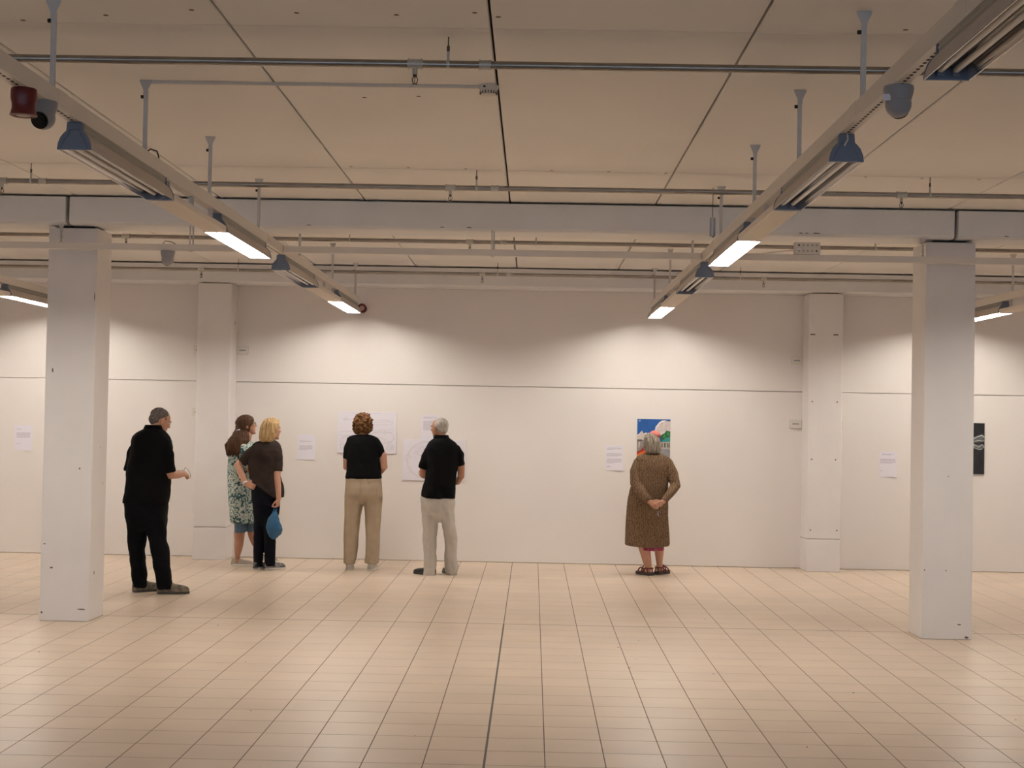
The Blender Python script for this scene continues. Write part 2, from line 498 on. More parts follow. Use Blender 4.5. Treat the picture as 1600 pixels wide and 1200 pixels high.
# ------------------------------------------------------------------ lighting rails and luminaires
RAILZ0, RAILZ1 = 2.985, 3.06
HANG_Y = (5.99, 7.43, 8.93, 10.53, 12.4, 14.44, 16.3)
ROWS = ((-5.47, 'leftmost of the four lighting rails, seen past the left column'),
        (-2.055, 'white lighting rail on the left of the middle bay, with red sounder'),
        (1.358, 'white lighting rail on the right of the middle bay, with camera dome'),
        (4.80, 'rightmost of the four lighting rails, seen past the right column'))
for ri, (rx, lb) in enumerate(ROWS):
    t = thing('lighting_rail', lb, 'light rail', (rx, 0, RAILZ0), 'lighting rails running towards the back wall')
    y0 = 2.2
    MB().box(-.031, .031, y0, 16.42, 0, RAILZ1 - RAILZ0).obj('rail_channel', M_RAIL, t, bevel=.004)
    for yy in (4.46, 5.98, 10.72, 11.98):
        MB().box(-.033, .033, yy, yy + .12, .015, .0765).obj('rail_joiner', M_RAIL, t, bevel=.002)
    sl = MB()
    for a, b in ((4.8, 6.27), (10.70, 11.46)):
        yy = a
        while yy < b:
            sl.box(-.006, .006, yy, yy + .022, -.0008, .003)
            yy += .045
    tag(sl.obj('slots', M_SLOT, t), kind='stuff')
    if ri == 1:
        MB().limb([(.0, 7.45, .078, .004), (.012, 7.5, .105, .004), (.03, 7.56, .105, .004), (.03, 7.6, .078, .004)], 6).obj('cable', M_DARK, t)
    for hy in HANG_Y:
        if 11.2 < hy < 12.0:
            continue
        top = CEIL - RAILZ0
        h = MB().box(-.011, .011, hy - .008, hy + .008, .07, top - .05).obj('hanger_rod', M_ROD, t, bevel=.002)
        MB().prism([(-.032, top), (.032, top), (.032, top - .008), (.012, top - .05), (.012, top - .075), (-.012, top - .075), (-.012, top - .05), (-.032, top - .008)], hy - .012, hy - .0082).obj('hanger_bracket', M_ROD, h)
        MB().cyl((-.011, hy, top - .085), (-.026, hy, top - .085), .009, 10).obj('bolt', M_DARK, h)

OPEN = 2.86                                        # height of the reflector mouth
NECK = RAILZ0 - OPEN
PROF = [(.036, .078), (.046, .072), (.057, .056), (.067, .034), (.074, .010), (.0755, 0)]
def strip_light(name, label, rx, ya, yb, lit, group):
    L = yb - ya
    t = thing(name, label, 'strip light', (rx, ya, OPEN), group)
    MB().box(-.034, .034, .03, L - .03, .078, NECK - .001).box(-.037, .037, .03, L - .03, .098, .108).obj('gear_tray', M_GREYMETAL, t, bevel=.003, seg=1)
    out = [(-x, z) for x, z in reversed(PROF)] + PROF
    inn = [(x - .003, z) for x, z in PROF[:-1]] + [(PROF[-1][0] - .003, 0)]
    inn[0] = (.033, .074)
    poly = [(-x, z) for x, z in reversed(PROF)] + list(PROF) + list(reversed(inn)) + [(-x, z) for x, z in inn]
    sh = MB().prism(poly, .012, L - .012)
    # prism caps are concave polygons: drop them, the end caps close the shell
    sh.f = sh.f[2:]
    sh.obj('reflector', M_REFLWHITE if lit else M_REFLECT, t)
    o2 = MB().prism([(-x - .0012, z + .0006) for x, z in reversed(PROF)] + [(x + .0012, z + .0006) for x, z in PROF], .012, L - .012)
    o2.f = [f for f in o2.f[2:] if True][:-1]
    o2.obj('shade', M_REFLOUT, t)
    cap = [(-.077, 0), (-.073, .03), (-.062, .058), (-.046, .077), (-.037, .084), (-.034, NECK - .002), (.034, NECK - .002), (.037, .084), (.046, .077), (.062, .058), (.073, .03), (.077, 0)]
    for y in (0, L - .012):
        c = MB().prism(cap, y, y + .012).obj('end_cap', M_ENDCAP, t, bevel=.0015, seg=1)
        yy = y - .004 if y == 0 else y + .0125
        rib = [(-.058, .01), (-.05, .04), (-.03, .065), (-.024, .09)]
        rb = MB()
        for s_ in (-1, 1):
            rb.limb([(s_ * x, yy + .002, z, .0028) for x, z in rib], 6)
        rb.box(-.018, .018, yy, yy + .004, .088, .098)
        rb.obj('cap_rib', M_ENDCAP, c)
    for s_ in (-1, 1):
        MB().cyl((s_ * .026, .03, .031), (s_ * .026, L - .03, .031), .0125, 10).obj('tube', M_TUBEON if lit else M_TUBEOFF, t, smooth=True)
    if rx == 1.358 and 6 < ya < 7:
        MB().limb([(.0, -.012, NECK - .006, .004), (.0, -.02, NECK - .03, .004), (-.012, -.015, NECK - .055, .004)], 6).obj('cable', M_RAIL, t)
    if not lit:
        for s_ in (-.026, .026):
            for y in (.02, L - .035):
                MB().box(s_ - .012, s_ + .012, y, y + .015, .01, .05).obj('lamp_holder', M_ENDCAP, t)
        MB().prism([(-.006, .07), (0, .03), (.006, .07)], .02, L - .02).obj('centre_ridge', M_REFLECT, t)
    return t
def light_cover(label, rx, ya, yb):
    L = yb - ya
    t = thing('light_cover', label, 'light cover', (rx, ya, OPEN), 'blank covers between the strip lights')
    MB().prism([(-.072, .002), (-.072, .034), (-.066, .042), (.066, .042), (.072, .034), (.072, .002), (.064, 0), (-.064, 0)], 0, L).obj('tray', M_COVER, t)
    for k in range(-5, 6):
        MB().box(k * .0112 - .003, k * .0112 + .003, .035, L - .02, -.002, .001).obj('louvre_rib', M_COVER, t)
    MB().box(-.066, .066, 0, .03, -.003, .001).obj('end_plate', M_RAIL, t)
    for y in (.12, L / 2, L - .16):
        MB().box(-.012, .012, y, y + .03, .041, NECK - .001).obj('bracket', M_ROD, t)
    return t
UNITS = ((6.29, 7.76, 'off'), (7.78, 9.11, 'cover'), (9.13, 10.67, 'lit'), (11.49, 13.05, 'off'), (13.07, 14.63, 'cover'), (14.65, 16.27, 'lit'))
SIDE = {0: 'far left rail behind the left column', 1: 'left middle rail', 2: 'right middle rail', 3: 'far right rail behind the right column'}
for ri, (rx, _) in enumerate(ROWS):
    for (ya, yb, kd) in UNITS:
        near = 'nearer one' if ya < 11 else 'one near back wall'
        if ri in (0, 3) and (kd == 'off' or ya < 11):
            if kd == 'lit':  # out of view: added only as extra light sources
                strip_light('strip_light', 'unseen lit strip light added on the %s, %s' % (SIDE[ri], near), rx, ya, yb, True, 'lit strip lights')
            continue
        if kd == 'lit':
            strip_light('strip_light', 'unseen lit strip light added on the %s, %s' % (SIDE[ri], near), rx, ya, yb, True, 'lit strip lights')
        elif kd == 'off':
            strip_light('strip_light', 'unlit strip light with grey end cap on the %s, %s' % (SIDE[ri], near), rx, ya, yb, False, 'unlit strip lights')
        else:
            light_cover('blank white cover on the %s, %s' % (SIDE[ri], near), rx, ya, yb)
strip_light('strip_light', 'large unlit strip light cut off by the top right corner', 1.358, 3.2, 4.775, False, 'unlit strip lights')
for rx, lb in ((-8.88, 'beyond the left edge of the picture'), (8.2, 'beyond the right edge of the picture')):  # unseen lit lamps added past both picture edges for their light
    for ya, yb, nn in ((9.13, 10.67, 'nearer'), (14.65, 16.27, 'farther')):
        if rx > 0 and nn == 'nearer':
            continue
        strip_light('strip_light', '%s unseen lit strip light added on the rail %s' % (nn, lb), rx, ya, yb, True, 'lit strip lights')
    tag(MB().box(rx - .031, rx + .031, 8, 16.42, RAILZ0, RAILZ1).obj('lighting_rail', M_RAIL, bevel=.004), 'white lighting rail ' + lb, 'light rail', 'lighting rails running towards the back wall')

# ------------------------------------------------------------------ sprinkler pipes
PIPEZ = 3.31
PIPES = ((6.478, .0185, 'nearest sprinkler pipe, crossing the whole top of the picture', (-.565,), (-.415,), (-.246,)),
         (10.0, .0185, 'second sprinkler pipe, running just in front of the concrete beam', (-3.77, -.607, 2.545), (-3.565, -.425, 2.742), (-3.48, -.296)),
         (13.1, .0185, 'third sprinkler pipe, behind the concrete beam', (-3.775, -.607, 2.5), (-1.715, .0, 3.1), (-.3,)),
         (16.06, .0185, 'farthest sprinkler pipe, close to the back wall', (-3.768, -.596, 2.56), (-3.35, -.425, 2.3), (-.3,)))
def sprinkler(parent, x):
    R = .0185
    tee = MB().cyl((x - .03, 0, 0), (x + .03, 0, 0), R + .004, 14).cyl((x - .034, 0, 0), (x - .028, 0, 0), R + .007, 14).cyl((x + .028, 0, 0), (x + .034, 0, 0), R + .007, 14)
    tee.cyl((x, 0, -R), (x, 0, -R - .03), .0115, 12)
    tee = tee.obj('tee_fitting', M_FITTING, parent, smooth=True)
    z = -R - .03
    hd = MB().cyl((x, 0, z), (x, 0, z - .012), .009, 8)
    for s_ in (-1, 1):
        hd.limb([(x + s_ * .006, 0, z - .01, .0022), (x + s_ * .0125, 0, z - .02, .0022), (x + s_ * .011, 0, z - .033, .0022), (x + s_ * .003, 0, z - .043, .0022)], 6)
    hd.cyl((x, 0, z - .01), (x, 0, z - .04), .002, 6)
    hd.cyl((x, 0, z - .043), (x, 0, z - .046), .013, 12)
    hd.obj('sprinkler_head', M_BRASS, tee)
for y, R, lb, heads, rods, coups in PIPES:
    t = thing('sprinkler_pipe', lb, 'pipe', (0, y, PIPEZ), 'sprinkler pipes under the ceiling')
    MB().cyl((ROOM[0] + .02, 0, 0), (ROOM[1] - .02, 0, 0), R, 16).obj('pipe_run', M_PIPE, t, smooth=True)
    for x in heads:
        sprinkler(t, x)
    for x in rods:
        d = MB().cyl((x, 0, R), (x, 0, CEIL - PIPEZ), .003, 8).cyl((x, 0, .06), (x, 0, .085), .007, 8).obj('hanger_rod', M_RODSTEEL, t)
        MB().cyl((x - .007, 0, 0), (x + .007, 0, 0), R + .003, 16).box(x - .006, x + .006, -.003, .003, R, R + .045).obj('pipe_clip', M_FITTING, d)
    for x in coups:
        MB().cyl((x - .025, 0, 0), (x + .025, 0, 0), R + .003, 14).cyl((x - .027, 0, 0), (x - .021, 0, 0), R + .006, 14).cyl((x + .021, 0, 0), (x + .027, 0, 0), R + .006, 14).obj('coupling', M_FITTING, t, smooth=True)

# ------------------------------------------------------------------ cross rail in front of the beam
t = thing('cable_rail', 'white cable rail crossing in front of both columns below the beam', 'cable rail', (0, 11.42, 2.992))
cuts_ = [ROOM[0] + .02, -8.88, -5.47, -2.055, 1.358, 4.80, 8.2, ROOM[1] - .02]
for a, b in zip(cuts_[:-1], cuts_[1:]):
    MB().box(a + .036, b - .036, -.028, .028, 0, .053).obj('rail_channel', M_RAIL, t, bevel=.003)
for x in (-2.766, -.345):
    s_ = MB()
    for q in (-.024, .024):
        s_.box(x - .006 + q * .3, x + .006 + q * .3, q - .002 + .01, q + .002 + .01, -.003, .206)
    s_.box(x - .014, x + .014, -.03, .032, -.004, -.0005)
    s_.obj('strap', M_ROD, t)
for x in (-3.82, 3.086):
    MB().prism([(x - .03, .204), (x + .03, .204), (x + .01, .17), (x - .01, .17)], .012, .016).obj('chain_bracket', M_ROD, t)
    for k in range(5):
        z = .165 - k * .024
        ln = MB()
        pts = [(x + (.0085 * math.cos(a) if k % 2 == 0 else 0), .014 + (0 if k % 2 == 0 else .0085 * math.cos(a)), z - .012 + .016 * math.sin(a), .0025) for a in [2 * PI * j / 12 for j in range(13)]]
        ln.limb(pts, 6).obj('chain_link', M_FITTING, t)
cable = MB().limb([(2.05, .01, .09, .004), (1.95, .01, .08, .004), (1.8, .01, .058, .004), (1.6, .01, .056, .004)], 6).obj('cable', M_RAIL, t)
MB().limb([(-2.89, .01, .055, .003), (-2.93, .01, .075, .003), (-2.98, .01, .08, .003), (-3.0, .01, .05, .003)], 6).obj('cable', M_DARK, t)

t = thing('junction_box', 'white junction box on top of the cable rail near the right column', 'junction box', (2.16, 11.42, 3.046))
MB().box(-.103, .103, -.03, .03, 0, .098).obj('housing', M_WHITEPLASTIC, t, bevel=.006)
for i in range(5):
    for j in range(2):
        MB().box(-.075 + i * .035, -.062 + i * .035, -.0318, -.0295, .022 + j * .045, .034 + j * .045).obj('knockout', M_SLOT if (i, j) in ((0, 1), (4, 0)) else M_CAMERA, t)
MB().box(-.08, -.055, -.033, -.0295, .032, .05).obj('terminal', M_PAPER, t)

t = thing('metal_canister', 'small galvanised tube hanging beside a rod of the right rail', 'canister', (1.305, 10.6, 3.075))
MB().lathe([(.0205, 0), (.0215, .003), (.0215, .135), (.018, .139)], 18).obj('shell', M_GALV, t, smooth=True)
MB().lathe([(.006, -.006), (.006, .0)], 8, (.004, -.004, 0)).obj('cable_gland', M_DARK, t)
MB().cyl((0, 0, .139), (0, 0, CEIL - 3.075), .0025, 8).obj('hanging_wire', M_RODSTEEL, t)

# cctv turrets: bell base with an eyeball
def cctv(label, loc, facing, scale=1.0):
    t = thing('security_camera', label, 'camera', loc, 'security cameras under the rails')
    MB().lathe([(.056, 0), (.057, -.012), (.055, -.026), (.048, -.05), (.043, -.06)], 24).obj('base', M_CAMERA, t, smooth=True)
    M = Matrix.Rotation(facing, 4, 'Z') @ Matrix.Rotation(-.45, 4, 'X')
    ball = MB().ell((0, 0, 0), (.049, .049, .049), 24, 16)
    ball.xform(Matrix.Translation((0, 0, -.068)) @ M)
    b = ball.obj('eyeball', M_CAMERA, t, smooth=True)
    ln = MB().cyl((0, .0, 0), (0, .041, 0), .036, 28).cyl((0, .0, 0), (0, .0475, 0), .029, 28).cyl((0, .0, 0), (0, .051, 0), .018, 28)
    ln.xform(Matrix.Translation((0, 0, -.068)) @ M)
    ln.obj('lens_window', M_LENS, b)
    return t
cctv('grey dome camera under the left rail, looking towards the viewer behind the red sounder', (-2.055, 5.89, 2.985), PI - .12)
c = cctv('grey dome camera under the right rail, turned away to the wall', (1.358, 5.40, 2.985), -.35)
MB().box(-.052, -.024, -.0435, -.041, -.058, -.034).xform(Matrix.Rotation(-.35, 4, 'Z')).obj('sticker', M_PAPER, c)
cctv('small grey dome camera hanging under the cable rail near the left column', (-2.953, 11.42, 2.992), .4)

# alarm sounders
def sounder(label, loc):
    t = thing('alarm_sounder', label, 'sounder', loc, 'red fire alarm sounders on the left rail')
    MB().lathe([(.049, 0), (.051, -.01), (.051, -.04), (.046, -.062), (.046, -.08), (.05, -.098), (.054, -.106), (.05, -.108), (.045, -.104)], 28).obj('body', M_RED, t, smooth=True)
    MB().lathe([(.03, -.1035), (.028, -.108)], 20).obj('horn', mat('horn_cream', (.45, .36, .3), .5), t)
    MB().lathe([(.04, .0), (.04, -.004)], 20).obj('mounting_plate', M_RAIL, t)
    return t
sounder('red fire alarm sounder under the left rail at the picture edge', (-2.055, 5.66, 2.985))
so_ = sounder('red fire alarm sounder on the wall beyond the left middle rail', (-2.03, 16.855, 2.955))
so_.rotation_euler = (-PI / 2, 0, 0)

# smoke detector with its conduit along the ceiling
t = thing('smoke_detector', 'round white smoke detector on the ceiling at the end of a conduit', 'detector', (-.262, 7.43, CEIL))
MB().lathe([(.052, 0), (.052, -.012), (.048, -.022)], 24).obj('base', M_WHITEPLASTIC, t, smooth=True)
b = MB().lathe([(.046, -.022), (.046, -.036), (.04, -.046), (.03, -.05)], 24).obj('sensor', M_WHITEPLASTIC, t, smooth=True)
for k in range(18):
    a = 2 * PI * k / 18
    MB().box(-.002, .002, .0395, .0465, -.045, -.03).xform(Matrix.Rotation(a, 4, 'Z')).obj('vent_slit', M_SLOT, b)
MB().box(-.026, -.014, -.0535, -.049, -.018, -.01).obj('indicator', M_SLOT, b)
t = thing('ceiling_conduit', 'thin white conduit from the left rail hanger to the smoke detector', 'conduit', (0, 7.43, CEIL))
MB().box(-2.03, -.31, -.009, .009, -.017, 0).obj('conduit_run', M_RAIL, t, bevel=.002)
for x in (-1.7, -1.1, -.6):
    MB().box(x, x + .014, -.011, .011, -.0185, 0).obj('conduit_clip', M_RAIL, t)

# small white boxes on the wall beside the pilasters
for x0, x1, zc, lb in ((-3.506, -3.372, 2.438, 'white wall box right of the left pilaster'), (-4.02, -3.902, 2.432, 'upper white wall box left of the left pilaster'),
                       (-4.02, -3.902, 1.70, 'lower white wall box left of the left pilaster'), (3.018, 3.15, 2.434, 'upper white wall box left of the right pilaster'),
                       (3.012, 3.15, 1.69, 'lower white wall box left of the right pilaster'), (3.55, 3.625, 2.44, 'upper white wall box right of the right pilaster'),
                       (3.55, 3.632, 1.692, 'lower white wall box right of the right pilaster')):
    t = thing('wall_box', lb, 'wall box', (x0, 16.856, zc - .048), 'white boxes beside the pilasters')
    MB().box(0, x1 - x0, -.03, 0, 0, .096).obj('housing', M_WHITEPLASTIC, t, bevel=.004)
    MB().box(.03, x1 - x0 - .03, -.0315, -.0295, .04, .055).obj('label_plate', M_CAMERA, t) if x1 - x0 > .09 else None

# ------------------------------------------------------------------ sheets, drawings and pictures on the wall
WY = 16.856
def sheet_mesh(w, h, curl, mt, name='sheet', n=6):
    V, Fc = [], []
    for side in (0, 1):
        for j in range(n + 1):
            for i in range(n + 1):
                u, v = i / n, j / n
                lift = .002 + curl * max(0, (u * .6 + (1 - v) * 1.0 - .9)) ** 1.6
                V.append((u * w, -lift - (.0006 if side == 0 else 0), v * h))
    N = (n + 1) ** 2
    for j in range(n):
        for i in range(n):
            a = j * (n + 1) + i
            Fc.append((a, a + 1, a + n + 2, a + n + 1))
            Fc.append((N + a, N + a + n + 1, N + a + n + 2, N + a + 1))
    for i in range(n):
        a = i; Fc.append((a, N + a, N + a + 1, a + 1))
        a = n * (n + 1) + i; Fc.append((a, a + 1, N + a + 1, N + a))
        a = i * (n + 1); Fc.append((a, a + n + 1, N + a + n + 1, N + a))
        a = i * (n + 1) + n; Fc.append((a, N + a, N + a + n + 1, a + n + 1))
    return MB().add(V, Fc)
def text_lines(w, h, blocks):
    """blocks: (top fraction, number of lines, left fraction, right fraction, line height)"""
    p = MB()
    for top, nl, l, r, lh in blocks:
        for k in range(nl):
            z = h * (1 - top) - k * .0095 * lh
            x = l * w
            end = r * w if k < nl - 1 else (l + (r - l) * random.uniform(.45, .95)) * w
            while x < end - .004:
                ww = min(random.uniform(.006, .02), end - x)
                p.box(x, x + ww, -.0032, -.0027, z, z + .0042 * lh)
                x += ww + .003
    return p
def info_sheet(label, x0, z0, w, h, blocks, curl):
    t = thing('information_sheet', label, 'sheet', (x0, WY, z0), 'information sheets pinned on the wall')
    sheet_mesh(w, h, curl, M_PAPER).obj('paper', M_PAPER, t)
    pr = text_lines(w, h, blocks)
    # follow the curl of the sheet
    pr.v = [(x, y - curl * max(0, (x / w * .6 + (1 - z / h) - .9)) ** 1.6, z) for x, y, z in pr.v]
    tag(pr.obj('printed_text', M_INK, t), kind='stuff')
info_sheet('white printed sheet on the wall left of the left column', -6.125, 1.209, .21, .297, [(.16, 1, .12, .62, 1.2), (.3, 7, .12, .9, 1), (.75, 1, .1, .4, 1)], .02)
info_sheet('white printed sheet between the blonde woman and the large line drawing', -2.768, 1.163, .21, .297, [(.27, 2, .12, .82, 1), (.46, 6, .1, .84, 1)], .02)
info_sheet('white printed sheet above the grey-haired man\'s drawing', -1.318, 1.42, .21, .297, [(.1, 2, .14, .9, 1.1), (.26, 12, .14, .92, 1)], .006)
info_sheet('white printed sheet left of the colourful painting', .86, 1.104, .21, .297, [(.12, 3, .1, .9, 1), (.34, 4, .08, .92, 1), (.55, 6, .08, .9, 1), (.84, 2, .08, .35, 1)], .024)
info_sheet('white printed sheet left of the right column', 4.065, 1.088, .21, .297, [(.1, 2, .16, .82, 1.2), (.3, 6, .06, .92, 1), (.76, 1, .06, .38, 1)], .018)

def ribbon(p, pts, wdt=.0018, y=-.0155):
    for (x0, z0), (x1, z1) in zip(pts[:-1], pts[1:]):
        dx, dz = x1 - x0, z1 - z0
        l = math.hypot(dx, dz) or 1
        nx, nz = -dz / l * wdt, dx / l * wdt
        p.prism([(x0 + nx, z0 + nz), (x1 + nx, z1 + nz), (x1 - nx, z1 - nz), (x0 - nx, z0 - nz)], y, y + .0012)
def arc(cx, cz, rx, rz, a0, a1, n=24):
    return [(cx + rx * math.cos(math.radians(a0 + (a1 - a0) * k / n)), cz + rz * math.sin(math.radians(a0 + (a1 - a0) * k / n))) for k in range(n + 1)]
def wiggle(x0, z0, x1, z1, amp, n=14, seed=0):
    rg = random.Random(seed)
    return [(x0 + (x1 - x0) * k / n + rg.uniform(-amp, amp) * .3, z0 + (z1 - z0) * k / n + rg.uniform(-amp, amp)) for k in range(n + 1)]
t = thing('line_drawing', 'large landscape line drawing in front of the woman in black tee', 'drawing', (-2.30, WY, 1.252), 'line drawings on white board')
W_, H_ = .698, .485
MB().box(0, W_, -.014, 0, 0, H_).obj('board', M_PAPER, t, bevel=.001, seg=1)
p = MB()
ribbon(p, wiggle(.16, .473, .52, .473, .003, 40, 1), .0022)
for k, (x0, x1, z) in enumerate(((.06, .2, .39), (.42, .6, .385), (.40, .58, .36), (.44, .6, .33), (.03, .26, .25), (.4, .66, .27), (.02, .3, .2), (.42, .66, .24), (.05, .2, .17))):
    ribbon(p, wiggle(x0, z, x1, z + .01, .006, 12, k + 3))
ribbon(p, arc(.53, .19, .14, .07, -150, 160)); ribbon(p, arc(.14, .14, .1, .06, 20, 330)); ribbon(p, arc(.48, .14, .09, .05, 0, 360)); ribbon(p, arc(.35, .1, .12, .08, 0, 180))
for k in range(26):
    x = .03 + k * .0255
    ribbon(p, wiggle(x, .03, x + random.uniform(-.03, .03), random.uniform(.07, .16), .008, 6, k + 40), .0013)
for k in range(16):
    ribbon(p, arc(random.uniform(.04, .66), random.uniform(.05, .25), random.uniform(.008, .03), random.uniform(.008, .025), 0, 300, 10), .0012)
ribbon(p, arc(.6, .36, .05, .02, -60, 120)); ribbon(p, arc(.1, .4, .02, .015, 0, 300))
tag(p.obj('pencil_lines', M_PENCIL, t), kind='stuff')
t = thing('line_drawing', 'pale drawing of a circle, half hidden by the grey-haired man', 'drawing', (-1.523, WY, .944), 'line drawings on white board')
W_, H_ = .742, .483
MB().box(0, W_, -.014, 0, 0, H_).obj('board', M_PAPER, t, bevel=.001, seg=1)
p = MB()
ribbon(p, arc(.3, .24, .25, .22, 0, 360, 60), .0022); ribbon(p, arc(.3, .24, .235, .205, 60, 250, 40), .0012)
for k, (x, z) in enumerate(((.2, .38), (.26, .35), (.17, .33), (.32, .39), (.38, .34), (.24, .4))):
    ribbon(p, wiggle(.26, .25, x, z, .006, 6, k)); ribbon(p, arc(x, z, .03, .016, 0, 300, 12), .0014)
ribbon(p, wiggle(.26, .25, .24, .08, .006, 8, 9))
for k in range(14):
    ribbon(p, arc(random.uniform(.05, .7), random.uniform(.03, .45), random.uniform(.015, .05), random.uniform(.01, .04), random.uniform(0, 90), random.uniform(150, 330), 12), .0012)
tag(p.obj('pencil_lines', M_PENCIL, t), kind='stuff')

t = thing('painting', 'colourful street painting with blue sky and white cloud behind the grey-haired woman', 'painting', (1.222, WY, 1.205))
W_, H_ = .40, .515
MB().box(0, W_, -.018, 0, 0, H_).obj('canvas', mat('canvas_white', (.78, .76, .74), .8), t, bevel=.001, seg=1)
def patch(name, col, pts, lvl, rough=.6):
    mx, mz = .006, .005
    P_ = [(mx + u * (W_ - 2 * mx), mz + (1 - v) * (H_ - 2 * mz)) for u, v in pts]
    MB().prism(P_, -.0185 - .0004 * lvl, -.0182 - .0004 * (lvl - 1)).obj(name, mat('paint_%s_%d' % (name, lvl), col, rough, vary=.18, vscale=26), t)
patch('sky', (.005, .085, .33), [(0, 0), (1, 0), (1, 1), (0, 1)], 1)
patch('cloud', (.62, .55, .54), [(.6, .13), (.66, .07), (.74, .03), (.85, .02), (.95, .05), (1, .04), (1, .31), (.88, .27), (.8, .34), (.72, .37), (.5, .35), (.47, .29), (.54, .24), (.55, .17)], 2)
patch('cloud_edge', (.82, .80, .82), [(.6, .13), (.66, .07), (.74, .03), (.85, .02), (.83, .05), (.74, .07), (.67, .11), (.62, .17), (.58, .25), (.54, .24), (.55, .17)], 3)
patch('mountain', (.66, .60, .55), [(0, .37), (.06, .34), (.14, .27), (.2, .34), (.27, .31), (.36, .37), (.4, .5), (0, .5)], 2)
patch('house', (.26, .23, .22), [(0, .49), (.4, .49), (.36, .62), (.14, .84), (0, .84)], 3)
patch('house_roof', (.03, .03, .04), [(0, .48), (.16, .48), (.16, .505), (0, .505)], 4)
patch('window_stripe', (.5, .46, .40), [(.05, .53), (.09, .53), (.08, .66), (.04, .7)], 4)
patch('tree', (.012, .10, .03), [(.7, .40), (.75, .35), (.83, .32), (.88, .26), (.94, .27), (1, .28), (1, .45), (.85, .49), (.72, .48)], 4)
patch('tree_light', (.03, .25, .07), [(.78, .38), (.84, .35), (.86, .41), (.8, .44)], 5)
patch('tree_light', (.03, .25, .07), [(.9, .31), (.96, .30), (.98, .38), (.91, .37)], 6)
patch('teal_roof', (.03, .25, .23), [(.74, .51), (.86, .43), (1, .40), (1, .52), (.74, .53)], 7)
patch('shop', (.40, .36, .30), [(.68, .53), (1, .52), (1, .70), (.7, .68)], 3)
for k, (a, b) in enumerate(((.74, .77), (.82, .86), (.92, .95), (.97, .99))):
    patch('shop_window', (.06, .06, .07), [(a, .55), (b, .55), (b, .66), (a, .65)], 4)
patch('street', (.25, .25, .27), [(.14, .84), (.36, .62), (.7, .68), (1, .70), (1, 1), (0, 1), (0, .84)], 3)
patch('orange_car', (.72, .10, .01), [(0, .78), (.1, .75), (.2, .73), (.3, .74), (.34, .86), (.26, 1), (0, 1)], 5)
patch('orange_light', (.85, .32, .02), [(.02, .85), (.14, .80), (.27, .78), (.28, .83), (.15, .87), (.03, .93)], 6)
patch('orange_shade', (.28, .02, .02), [(0, .76), (.1, .73), (.2, .64), (.22, .73), (.1, .77), (0, .82)], 7)
patch('signature', (.75, .75, .76), [(.86, .9), (.92, .88), (.95, .93), (.9, .96)], 5)
patch('title_mark', (.55, .62, .75), [(.04, .02), (.1, .02), (.1, .03), (.04, .03)], 3)
patch('title_mark', (.55, .62, .75), [(.04, .045), (.09, .045), (.09, .055), (.04, .055)], 3)

t = thing('dark_picture', 'black picture with white brush strokes half hidden behind the right column', 'picture', (4.86, WY, 1.142))
W_, H_ = .427, .596
MB().box(0, W_, -.022, 0, 0, H_).obj('canvas', mat('black_canvas', (.012, .013, .016), .45, vary=.5, vscale=20), t, bevel=.001, seg=1)
M_CHALK = mat('chalk_grey', (.42, .45, .44), .8, vary=.2, vscale=60)
M_CHALK2 = mat('chalk_dark', (.11, .12, .12), .8, vary=.4, vscale=50)
MB().prism([(.10, .42), (.2, .43), (.3, .41), (.36, .44), (.40, .455), (.42, .435), (.42, .40), (.37, .375), (.3, .36), (.15, .36)], -.0226, -.0218).obj('brush_shape', M_CHALK2, t)
MB().prism([(.28, .33), (.34, .345), (.4, .34), (.42, .30), (.36, .29), (.28, .31)], -.0226, -.0218).obj('brush_shape', M_CHALK2, t)
p = MB()
for pts, wd in (([(.1, .42), (.2, .435), (.29, .413), (.35, .44), (.395, .456), (.422, .432)], .007), ([(.3, .38), (.36, .395), (.4, .385), (.42, .392)], .004),
                ([(.29, .335), (.34, .33), (.36, .315), (.39, .345), (.41, .34), (.42, .31)], .005), ([(.3, .31), (.33, .3), (.36, .285), (.4, .295)], .003), ([(.2, .35), (.28, .36), (.32, .34)], .004)):
    ribbon(p, pts, wd, -.0236)
p.obj('brush_strokes', M_CHALK, t)

